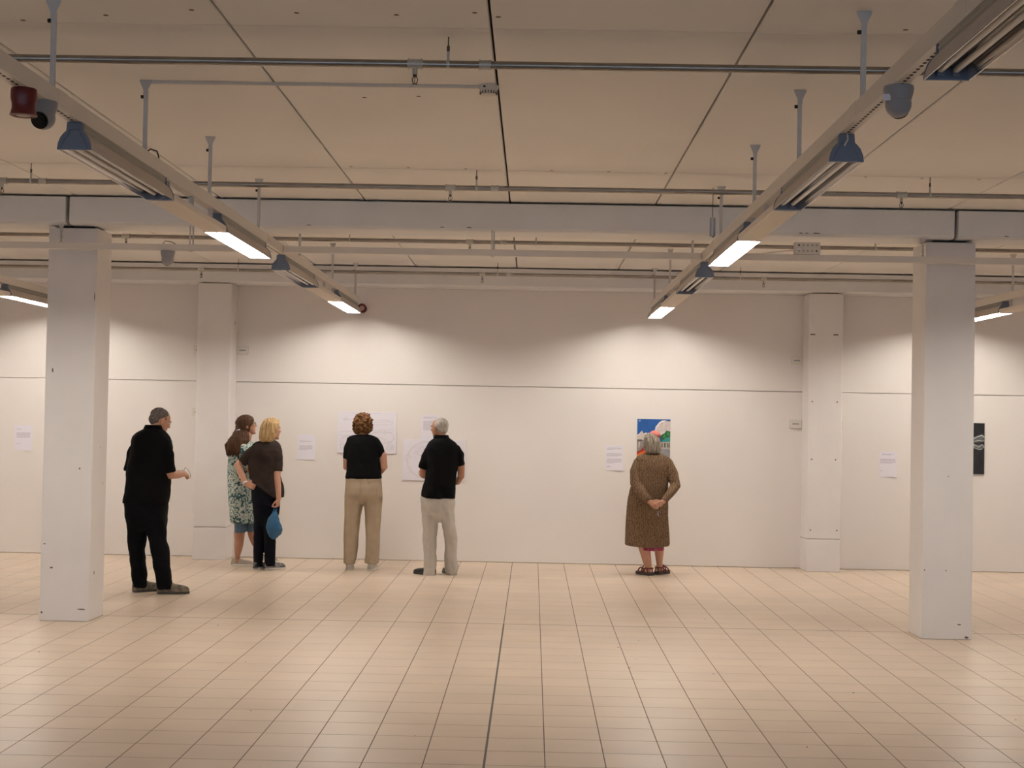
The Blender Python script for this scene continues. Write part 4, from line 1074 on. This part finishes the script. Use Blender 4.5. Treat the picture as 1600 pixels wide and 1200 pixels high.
def shoe(parent, leg_end, ang, ln, wd, upper, sole, style='sneaker', lace=None, tall=1.0):
    """ankle at leg_end, toe pointing ang degrees clockwise from straight away"""
    ax, ay = leg_end[0], leg_end[1]
    M = Matrix.Translation((ax, ay, 0)) @ Matrix.Rotation(math.radians(-ang), 4, 'Z')
    hb = -.068
    st = [(0, .55), (.06, .82), (.2, .9), (.4, .86), (.6, .98), (.75, 1.0), (.88, .82), (.96, .52), (1, .25)]
    def ring(t, f):
        return hb + t * ln, wd / 2 * f
    V, Fc = [], []
    outline = [ring(t, f) for t, f in st]
    pts = [(x, y) for y, x in outline] + [(-x, y) for y, x in reversed(outline)]
    so = MB().prism([(x * 1.05, y) for x, y in pts], 0.001, .024, 'z').xform(M)
    up = MB()
    if style == 'sandal':
        # straps over the instep, around the heel, plus a footbed
        fb = MB().prism([(x * .98, y) for x, y in pts], .024, .034, 'z').xform(M).obj('footbed', mat('sandal_leather', (.06, .03, .02), .6), parent)
        s_ = so.obj('sole', sole, fb)
        for (t, wz, hz) in ((.72, .014, .052), (.5, .014, .078), (.34, .012, .09)):
            y, w = ring(t, .95)
            arcp = [(w * math.cos(a) * 1.04, y, .026 + hz * math.sin(a) * .95, .0075) for a in [PI * k / 10 for k in range(11)]]
            MB().limb(arcp, 6).xform(M).obj('strap', upper, fb)
        back = [(.042 * math.cos(a), hb + .058 - .052 * math.sin(a), .078, .0075) for a in [PI * k / 10 for k in range(11)]]
        MB().limb(back, 6).xform(M).obj('strap', upper, fb)
        for sgn in (-1, 1):
            MB().limb([(sgn * .036, hb + .03, .03, .007), (sgn * .04, hb + .055, .08, .007)], 6).xform(M).obj('strap', upper, fb)
            MB().limb([(sgn * .042, hb + ln * .5, .035, .006), (sgn * .04, hb + .06, .085, .006)], 6).xform(M).obj('strap', upper, fb)
        return fb
    prof = [(-.012, .42, .05), (0.005, .66, .074), (.05, .84, .088), (.15, .88, .092), (.3, .86, .092), (.42, .86, .078), (.55, .94, .070), (.7, .97, .064), (.84, .86, .058), (.93, .64, .050), (.985, .36, .038)]
    n = 12
    for k, (t, f, hgt) in enumerate(prof):
        y, w = ring(t, f)
        for j in range(n):
            a = PI * j / (n - 1)
            V.append((w * math.copysign(abs(math.cos(a)) ** .75, math.cos(a)), y, .018 + (hgt * tall - .018) * abs(math.sin(a)) ** .55))
        if k:
            for j in range(n - 1):
                Fc.append(((k - 1) * n + j, (k - 1) * n + j + 1, k * n + j + 1, k * n + j))
            Fc.append(((k - 1) * n + n - 1, (k - 1) * n, k * n, k * n + n - 1))
    Fc.append(tuple(range(n))); Fc.append(tuple(range((len(prof) - 1) * n, len(prof) * n)))
    u = MB().add(V, Fc).xform(M).obj('shoe', upper, parent, smooth=True)
    so.obj('sole', sole, u, bevel=.003, seg=1)
    if lace:
        for t in (.36, .43, .5, .57):
            y, w = ring(t, .5)
            hz = (.096 - (t - .34) * .13) * tall
            MB().limb([(-w * .8, y, hz - .006, .003), (0, y, hz, .003), (w * .8, y, hz - .006, .003)], 6).xform(M).obj('lace', lace, u)
        MB().box(-.012, .012, hb - .006, hb + .002, .03, .085).xform(M).obj('heel_tab', lace, u)
    return u

def leg_feet(mb, end):
    mb.ell((end[0], end[1], .05), (.034, .045, .04), 12, 8)

def cloth(name, color, rough=.85, vary=.06, vscale=30, bump=.15, bscale=300):
    return mat(name, color, rough, vary=vary, vscale=vscale, bump=bump, bscale=bscale, spec=.08)
M_BLACK = cloth('black_cotton', (.005, .005, .0055), .9)
M_BLACKPOLO = cloth('black_polo_knit', (.004, .004, .0045), .9)
M_BLACKTROUSER = cloth('black_denim', (.004, .004, .005), .9)
M_NAVYTROUSER = cloth('navy_trouser_cloth', (.006, .0065, .010), .9)
M_CHARCOAL = cloth('charcoal_brown_cotton', (.032, .023, .020), .9, vary=.2, vscale=10)
M_BEIGE = cloth('beige_linen', (.44, .355, .255), .85, vary=.05, vscale=12)
M_LIGHTGREY = cloth('light_grey_chino', (.52, .485, .43), .85, vary=.05, vscale=12)
M_DENIM = cloth('blue_denim', (.095, .15, .21), .9, vary=.25, vscale=60)
M_BLUEBAG = mat('blue_nylon', (.010, .090, .20), .4, vary=.2, vscale=18)
M_GREYHAIR = mat('short_grey_hair', (.15, .13, .12), .8, vary=.5, vscale=60, spec=.1)
M_SILVERHAIR = mat('silver_hair', (.42, .39, .35), .6, vary=.3, vscale=50)
M_BOBHAIR = mat('grey_bob_hair', (.25, .215, .175), .6, vary=.55, vscale=28, stretch=(3, 3, .3), spec=.12)
M_BROWNHAIR = mat('long_dark_brown_hair', (.060, .030, .017), .6, vary=.6, vscale=25, stretch=(3, 3, .3), spec=.12)
M_CURLYHAIR = mat('curly_auburn_hair', (.105, .048, .018), .6, vary=.75, vscale=45, spec=.1)
M_BLONDE = mat('blonde_hair', (.44, .30, .15), .6, vary=.5, vscale=26, stretch=(3, 3, .3), spec=.12)
M_PINK = cloth('pink_felt', (.50, .17, .15), .9, vary=.15, vscale=20)
M_BEIGESHOE = mat('beige_knit_shoe', (.38, .33, .275), .8, vary=.08, vscale=90)
M_WHITESOLE = mat('white_sole', (.72, .68, .62), .6)
M_OLIVESHOE = mat('olive_hiking_shoe', (.165, .138, .10), .75, vary=.6, vscale=24)
M_DARKSOLE = mat('dark_sole', (.045, .04, .035), .7)
M_BLACKSHOE = mat('black_leather_shoe', (.022, .018, .015), .35)
M_PATTERNSHOE = mat('black_white_shoe', (.16, .16, .16), .7, vary=1.0, vscale=28)
M_WHITESHOE = mat('off_white_shoe', (.50, .47, .42), .7, vary=.08, vscale=40)
M_SANDAL = mat('dark_red_strap', (.16, .02, .018), .5)
M_STRAPGREY = mat('shoe_lace', (.12, .11, .10), .8)

def pattern_material(name, base, cols, scale, lo, hi, bump=0.0):
    m = bpy.data.materials.new(name); m.use_nodes = True
    nt = m.node_tree; b = nt.nodes['Principled BSDF']
    b.inputs['Roughness'].default_value = .85; b.inputs['Specular IOR Level'].default_value = .2
    tc = nt.nodes.new('ShaderNodeTexCoord')
    n = nt.nodes.new('ShaderNodeTexNoise'); n.inputs['Scale'].default_value = scale; n.inputs['Detail'].default_value = 3; n.inputs['Distortion'].default_value = 1.6
    nt.links.new(tc.outputs['Object'], n.inputs['Vector'])
    rp = nt.nodes.new('ShaderNodeValToRGB'); rp.color_ramp.interpolation = 'CONSTANT'
    e = rp.color_ramp.elements
    e[0].position = 0; e[0].color = (*cols[0], 1)
    e[1].position = lo; e[1].color = (*cols[1], 1)
    x = e.new((lo + hi) / 2); x.color = (*base, 1)
    y = e.new(hi); y.color = (*cols[2], 1)
    z = e.new(hi + .06); z.color = (*base, 1)
    nt.links.new(n.outputs['Fac'], rp.inputs['Fac'])
    nt.links.new(rp.outputs['Color'], b.inputs['Base Color'])
    return m
M_FLORAL = pattern_material('floral_print', (.62, .63, .57), ((.03, .06, .065), (.06, .16, .155), (.2, .32, .29)), 21, .42, .55)
M_SKIRT = pattern_material('pink_print_skirt', (.36, .03, .10), ((.55, .25, .32), (.16, .01, .05), (.5, .12, .2)), 40, .4, .56)
def knit_material():
    m = bpy.data.materials.new('brown_cable_knit'); m.use_nodes = True
    nt = m.node_tree; b = nt.nodes['Principled BSDF']
    b.inputs['Roughness'].default_value = .9; b.inputs['Specular IOR Level'].default_value = .15
    tc = nt.nodes.new('ShaderNodeTexCoord')
    w = nt.nodes.new('ShaderNodeTexWave'); w.bands_direction = 'X'; w.inputs['Scale'].default_value = 13; w.inputs['Distortion'].default_value = 9; w.inputs['Detail'].default_value = 2; w.inputs['Detail Scale'].default_value = 2.5
    nt.links.new(tc.outputs['Object'], w.inputs['Vector'])
    n = nt.nodes.new('ShaderNodeTexNoise'); n.inputs['Scale'].default_value = 120
    nt.links.new(tc.outputs['Object'], n.inputs['Vector'])
    ad = nt.nodes.new('ShaderNodeMath'); ad.operation = 'MULTIPLY_ADD'; ad.inputs[1].default_value = .4
    nt.links.new(n.outputs['Fac'], ad.inputs[0]); nt.links.new(w.outputs['Fac'], ad.inputs[2])
    rp = nt.nodes.new('ShaderNodeValToRGB')
    rp.color_ramp.elements[0].position = .2; rp.color_ramp.elements[0].color = (.10, .060, .035, 1)
    rp.color_ramp.elements[1].position = 1.1; rp.color_ramp.elements[1].color = (.20, .128, .076, 1)
    nt.links.new(ad.outputs[0], rp.inputs['Fac']); nt.links.new(rp.outputs['Color'], b.inputs['Base Color'])
    bp = nt.nodes.new('ShaderNodeBump'); bp.inputs['Strength'].default_value = .5; bp.inputs['Distance'].default_value = .006
    nt.links.new(ad.outputs[0], bp.inputs['Height']); nt.links.new(bp.outputs['Normal'], b.inputs['Normal'])
    return m
M_KNIT = knit_material()

def direction(chain):
    a, b = Vector(chain[-2][:3]), Vector(chain[-1][:3])
    return (b - a).normalized()

def person(key, label):
    D = PEOPLE[key]
    t = thing('person', label, 'person', (D['loc'][0], D['loc'][1], 0), 'visitors looking at the exhibition')
    return D, t
def base_body(D, torso, legs=True, skin=M_SKIN, hands=(), parent=None, shrink_leg=.02, torso_shrink=.028, extra=None):
    mb = MB()
    M = head_matrix(D['head'])
    head_shapes(mb, M)
    nt_, nb = D['necktop'], D['neckbase']
    hc = M @ Vector((0, -.015, -.03))
    mb.limb([(*hc, .05), (*nt_[:3], nt_[3]), (*nb[:3], nb[3] * 1.05)], 14)
    mb.loft(shrink(torso, torso_shrink))
    for k in ('armL', 'armR'):
        sl_ = D['sleeve' + k[-1]]
        ch = [(*sl_[0][:3], .034), (*sl_[1][:3], min(.04, sl_[1][3] * .68))] + list(D[k][1:])
        mb.limb(ch, 12)
    if legs:
        for k in ('legL', 'legR'):
            rows = [list(q) for q in shrink(D[k], shrink_leg)]
            rows.append([rows[-1][0], rows[-1][1], .05, .03, .036])
            mb.loft(rows, 16)
            leg_feet(mb, D[k][-1])
        a, b = D['legL'][0], D['legR'][0]
        mb.limb([(a[0], a[1], a[2] + .03, .07), (b[0], b[1], b[2] + .03, .07)], 12)
        mb.limb([((a[0] + b[0]) / 2, (a[1] + b[1]) / 2, a[2] + .03, .09), (torso[-1][0], torso[-1][1], torso[-1][2] + .1, .09)], 12)
    for h in hands:
        hand_shapes(mb, *h)
    if extra:
        extra(mb)
    body = fuse('body', mb, skin, parent, .0052, 2)
    eyes(M, body)
    return M, body

# --- man in black by the left column
D, t = person('man_glasses', 'person in black polo shirt and black trousers holding glasses, beside the left column')
dR = Vector((.25, .95, .05))
M, body = base_body(D, D['shirt'], hands=((D['armR'][-1][:3], (.35, .9, -.05), (-.5, .1, -.6), 1, .5, .95), (D['armL'][-1][:3], (.75, .3, 0), (-.1, .2, .8), -1, .5, .95)), parent=t)
mb = MB().loft(D['shirt']).limb(D['sleeveL'], 14, False, True).limb(D['sleeveR'], 14, False, True)
sh = fuse('polo_shirt', mb, M_BLACKPOLO, t, .008, 4, wrinkle(.009, (6, 6, 9), 3))
fuse('collar', MB().loft(D['collar']), M_BLACKPOLO, sh, .006, 2)
mb = MB().loft(D['hips']).loft(D['legL'], 20).loft(D['legR'], 20)
fuse('trousers', mb, M_BLACKTROUSER, t, .008, 3, wrinkle(.010, (6, 6, 13), 8))
hair = MB().ell((0, -.022, .042), (.078, .094, .078), 20, 14, M).ell((0, -.055, .0), (.062, .058, .06), 16, 10, M)
fuse('hair', hair, M_GREYHAIR, t, .006, 2, strands(.004, 60, 30, 2))
for k, (a, l, w) in enumerate(((50, .285, .1), (80, .295, .1))):
    shoe(t, D[('legL', 'legR')[k]][-1], a, l, w, M_OLIVESHOE, M_DARKSOLE, lace=M_STRAPGREY, tall=1.3)
g = thing('eyeglasses', 'thin wire eyeglasses held up by the man in black', 'glasses', (D['loc'][0], D['loc'][1], 0))
gp = [(p[0], p[1] + .02, p[2], .0022) for p in D['glasses']]
MB().limb(gp[1:] , 6).obj('temple_arm', M_GLASSFRAME, g)
c0 = Vector(gp[1][:3])
for k, off in enumerate((Vector((-.03, .03, -.045)), Vector((-.075, .07, -.05)))):
    cc = c0 + off
    MB().limb([(cc.x + .02 * math.cos(a), cc.y - .016 * math.cos(a), cc.z + .017 * math.sin(a), .0018) for a in [2 * PI * j / 14 for j in range(15)]], 6).obj('rim', M_GLASSFRAME, g)
MB().limb([(*gp[1][:3], .002), (c0.x - .014, c0.y + .014, c0.z - .036, .002)], 6).obj('hinge', M_GLASSFRAME, g)

# --- woman in floral tunic
D, t = person('woman_floral', 'person with long dark ponytail in green floral tunic and denim shorts')
M, body = base_body(D, D['tunic'], skin=M_SKINTAN, hands=((D['armR'][-1][:3], direction(D['armR']), (-.2, .9, .1), 1, .5, .9), (D['armL'][-1][:3], direction(D['armL']), (-.2, -.9, .1), -1, .5, .9)), parent=t, shrink_leg=.0, torso_shrink=.035)
mb = MB().loft(D['tunic']).limb(D['sleeveL'], 14, False, True).limb(D['sleeveR'], 14, False, True)
fuse('floral_tunic', mb, M_FLORAL, t, .008, 4, wrinkle(.010, (8, 8, 3), 5, .006, 16))
fuse('denim_shorts', MB().loft(D['shortsL'], 20).loft(D['shortsR'], 20), M_DENIM, t, .008, 2, wrinkle(.005, (8, 8, 8), 4))
mb = MB().loft(D['haircap']).ell((0, -.02, .04), (.082, .1, .08), 20, 14, M)
hr = fuse('hair', mb, M_BROWNHAIR, t, .006, 3, strands(.005, 70, 10, 6))
pt_ = MB().loft(D['ponytail'])
rg = random.Random(5)
P0, PM, PE = D['ponytail'][1], D['ponytail'][4], D['ponytail'][-1]
for k in range(22):
    f_ = rg.uniform(-1, 1); g_ = rg.uniform(-.9, .2)
    pt_.limb([(P0[0] + P0[3] * f_ * .8, P0[1] + P0[4] * g_, P0[2], .012), (PM[0] + PM[3] * f_, PM[1] + PM[4] * g_, PM[2], .014),
              (PE[0] + PM[3] * f_ * .85, PE[1] + PM[4] * g_ * .8, PE[2] + rg.uniform(-.02, .035), .006)], 8)
fuse('ponytail', pt_, M_BROWNHAIR, hr, .005, 1, strands(.010, 60, 6, 9))
tie = D['ponytail'][0]
MB().limb([(tie[0] + .035 * math.cos(a) - .02, tie[1] - .03 + .045 * math.sin(a), tie[2] - .012 + .012 * math.cos(a), .006) for a in [2 * PI * j / 14 for j in range(15)]], 6).obj('hair_tie', M_PAPER, hr)
gl = MB()
for s_ in (-1, 1):
    gl.limb([(s_ * .033 + .021 * math.cos(a), .1, .008 + .017 * math.sin(a), .0018) for a in [2 * PI * j / 14 for j in range(15)]], 6)
    gl.limb([(s_ * .055, .1, .012, .0018), (s_ * .078, .0, .01, .0018)], 6)
gl.limb([(-.012, .102, .012, .0018), (.012, .102, .012, .0018)], 6)
gl.xform(M).obj('spectacles', M_GLASSFRAME, t)
for k, (a, l, w) in enumerate(((86, .25, .09), (72, .25, .09))):
    shoe(t, D[('legL', 'legR')[k]][-1], a, l, w, M_BEIGESHOE, M_WHITESOLE)

# --- blonde woman with hand on hip
D, t = person('woman_blonde', 'person with blonde bob in charcoal T-shirt, hand on hip, carrying a blue bag')
M, body = base_body(D, D['shirt'], hands=((D['armL'][-1][:3], (.75, .05, -.35), (0, 1, 0), 1, .35, .92), (D['armR'][-1][:3], (-.12, 0, -1), (-1, .25, 0), -1, .85, .92)), parent=t)
mb = MB().loft(D['shirt']).limb(D['sleeveL'], 14, False, True).limb(D['sleeveR'], 14, False, True)
z1 = D['shirt'][8][2]; z2 = D['shirt'][-1][2]
x1 = D['shirt'][8][0] - D['shirt'][8][3]; x2 = D['shirt'][-1][0] + D['shirt'][-1][3] * .5
cutn = Vector((-(z1 + .004 - z2), 0, -(x2 - x1))).normalized()
if cutn.z > 0: cutn = -cutn
fuse('t_shirt', mb, M_CHARCOAL, t, .008, 4, wrinkle(.009, (6, 6, 10), 11), cuts=[((x1, 0, z1 + .004), cutn)])
mb = MB().loft(D['hips']).loft(D['legL'], 20).loft(D['legR'], 20)
fuse('trousers', mb, M_NAVYTROUSER, t, .008, 3, wrinkle(.007, (6, 6, 10), 18))
fuse('hair', MB().loft(D['hair']), M_BLONDE, t, .006, 2, strands(.009, 60, 7, 3))
w_ = D['armL'][-1]
d_ = direction(D['armL'])
MB().limb([(*(Vector(w_[:3]) - d_ * .012), .0305), (*(Vector(w_[:3]) + d_ * .002), .0295)], 14, True, True).obj('bracelet', M_PAPER, t)
for k, (a, l, w) in enumerate(((12, .25, .092), (52, .25, .092))):
    shoe(t, D[('legL', 'legR')[k]][-1], a, l, w, M_PATTERNSHOE, M_WHITESOLE, lace=M_STRAPGREY, tall=1.15)
bgt = thing('cloth_bag', 'limp blue cloth bag dangling from the blonde woman\'s right hand', 'bag', (D['loc'][0], D['loc'][1], 0))
fuse('pouch', MB().loft(D['bag'], 20, 2.0), M_BLUEBAG, bgt, .006, 2, wrinkle(.007, (18, 18, 12), 2, .007, 26))
b0 = D['bag'][0]
MB().limb([(b0[0] - .015, b0[1], b0[2] - .015, .006), (b0[0] - .008, b0[1] + .005, b0[2] + .035, .006), (b0[0] + .012, b0[1] + .005, b0[2] + .035, .006), (b0[0] + .015, b0[1], b0[2] - .015, .006)], 8).obj('handle', M_BLUEBAG, bgt)

# --- woman in black tee and beige trousers
D, t = person('woman_tee', 'person with curly brown hair in black T-shirt and wide beige trousers')
M, body = base_body(D, D['shirt'], hands=((D['armL'][-1][:3], direction(D['armL']), (.2, -.9, .2), -1, .6, .92), (D['armR'][-1][:3], direction(D['armR']), (-.2, -.9, .2), 1, .6, .92)), parent=t)
mb = MB().loft(D['shirt']).limb(D['sleeveL'], 14, False, True).limb(D['sleeveR'], 14, False, True)
fuse('t_shirt', mb, M_BLACK, t, .008, 4, wrinkle(.007, (6, 6, 8), 21))
mb = MB().loft(D['hips']).loft(D['legL'], 20).loft(D['legR'], 20)
tr = fuse('trousers', mb, M_BEIGE, t, .008, 3, wrinkle(.015, (10, 10, 3.0), 28))
h0 = D['hips'][0]
MB().loft([(h0[0], h0[1], h0[2] - .055, h0[3] + .006, h0[4] + .012), (h0[0], h0[1], h0[2] - .02, h0[3] + .004, h0[4] + .01)], 32).obj('waistband', M_BEIGE, tr, smooth=True)
fuse('hair', MB().loft(D['hair']), M_CURLYHAIR, t, .006, 1, curls(.022, 36, 4))
for k, (a, l, w) in enumerate(((-8, .25, .092), (6, .25, .092))):
    e = D[('legL', 'legR')[k]][-1]
    shoe(t, (e[0] + (.012 if k == 0 else 0), e[1], e[2]), a, l, w, M_WHITESHOE, M_WHITESOLE)

# --- grey-haired man in black shirt and light trousers
D, t = person('man_grey', 'person with cropped silver hair in black shirt and light grey trousers')
M, body = base_body(D, D['shirt'], skin=M_SKINTAN, hands=((D['armL'][-1][:3], (.2, .95, .1), (.8, 0, -.2), -1, .5, .95), (D['armR'][-1][:3], direction(D['armR']), (-.2, -.9, .2), 1, .6, .95)), parent=t)
mb = MB().loft(D['shirt']).limb(D['sleeveL'], 14, False, True).limb(D['sleeveR'], 14, False, True)
sh = fuse('short_sleeve_shirt', mb, M_BLACK, t, .008, 4, wrinkle(.009, (6, 6, 9), 31))
fuse('collar', MB().loft(D['collar']), M_BLACK, sh, .006, 2)
mb = MB().loft(D['hips']).loft(D['legL'], 20).loft(D['legR'], 20)
fuse('trousers', mb, M_LIGHTGREY, t, .008, 3, wrinkle(.015, (8, 8, 8), 38))
hair = MB().ell((0, -.024, .036), (.0775, .09, .08), 20, 14, M).ell((0, -.05, -.01), (.064, .056, .055), 16, 10, M)
fuse('hair', hair, M_SILVERHAIR, t, .006, 2, strands(.003, 60, 30, 12))
for k, (a, l, w) in enumerate(((-58, .275, .098), (-25, .275, .098))):
    e = D[('legL', 'legR')[k]][-1]
    shoe(t, (e[0], e[1], e[2]), a, l, w, M_BLACKSHOE, M_DARKSOLE)

# --- woman in long brown cardigan, hands behind her back
D, t = person('woman_cardigan', 'person with grey bob in long brown knitted cardigan, hands clasped behind the back')
M, body = base_body(D, D['cardigan'][:7], hands=((D['armL'][-1][:3], (.8, -.05, -.45), (.1, .9, .2), 1, .55, .92), (D['armR'][-1][:3], (-.8, -.22, -.5), (-.1, .9, .2), -1, .55, .92)), parent=t, shrink_leg=0.0, torso_shrink=.035)
mb = MB().loft(D['cardigan']).limb(D['sleeveL'], 14, False, True).limb(D['sleeveR'], 14, False, True)
def drape(c):
    k = max(0.0, min(1.0, (1.05 - c[2]) / .5))
    return .003 * noise.noise(Vector((c[0] * 8, c[1] * 8, c[2] * 10))) + k * .018 * noise.noise(Vector((c[0] * 13 + 4, c[1] * 13, c[2] * .8)))
zc = D['cardigan'][-2][2]
fuse('long_cardigan', mb, M_KNIT, t, .008, 3, drape, cuts=[((0, 0, zc - .012), (.06, .06, -1)), ((-.1, 0, zc - .012), (-.02, .06, -1))])
fuse('pink_skirt', MB().loft(D['skirt']), M_SKIRT, t, .008, 2, wrinkle(.008, (9, 9, 2), 7))
fuse('hair', MB().loft(D['hair']), M_BOBHAIR, t, .006, 2, strands(.010, 55, 7, 15))
cp = D['cap'][0]
fuse('pink_cap', MB().ell((cp[0] - .004, cp[1], cp[2]), (.066, .085, .05), 18, 12), M_PINK, t, .006, 2, strands(.003, 20, 20, 5))
for k, (a, l, w) in enumerate(((-40, .25, .095), (38, .25, .095))):
    shoe(t, D[('legL', 'legR')[k]][-1], a, l, w, M_SANDAL, M_DARKSOLE, style='sandal')
kt = thing('key_bunch', 'bunch of keys hanging from the clasped hands behind the brown cardigan', 'keys', (D['loc'][0], D['loc'][1], 0))
ks = D['keys']
MB().limb([(*ks[0][:3], .004), (*ks[1][:3], .004)], 6).obj('lanyard', M_DARK, kt)
k1 = Vector(ks[1][:3])
MB().limb([(k1.x + .014 * math.cos(a), k1.y, k1.z - .014 + .014 * math.sin(a), .0016) for a in [2 * PI * j / 14 for j in range(15)]], 6).obj('key_ring', M_GALV, kt)
for k, (dx, ang) in enumerate(((-.008, -.25), (.004, .05), (.012, .35))):
    kb = MB().cyl((0, -.0012, 0), (0, .0012, 0), .011, 10).box(-.0035, .0035, -.001, .001, -.048, -.008).box(.003, .007, -.001, .001, -.044, -.038)
    kb.xform(Matrix.Translation((k1.x + dx, k1.y - .003 * k, k1.z - .034)) @ Matrix.Rotation(ang, 4, 'Y')).obj('key', (M_GALV, M_DARK, M_SANDAL)[k], kt)
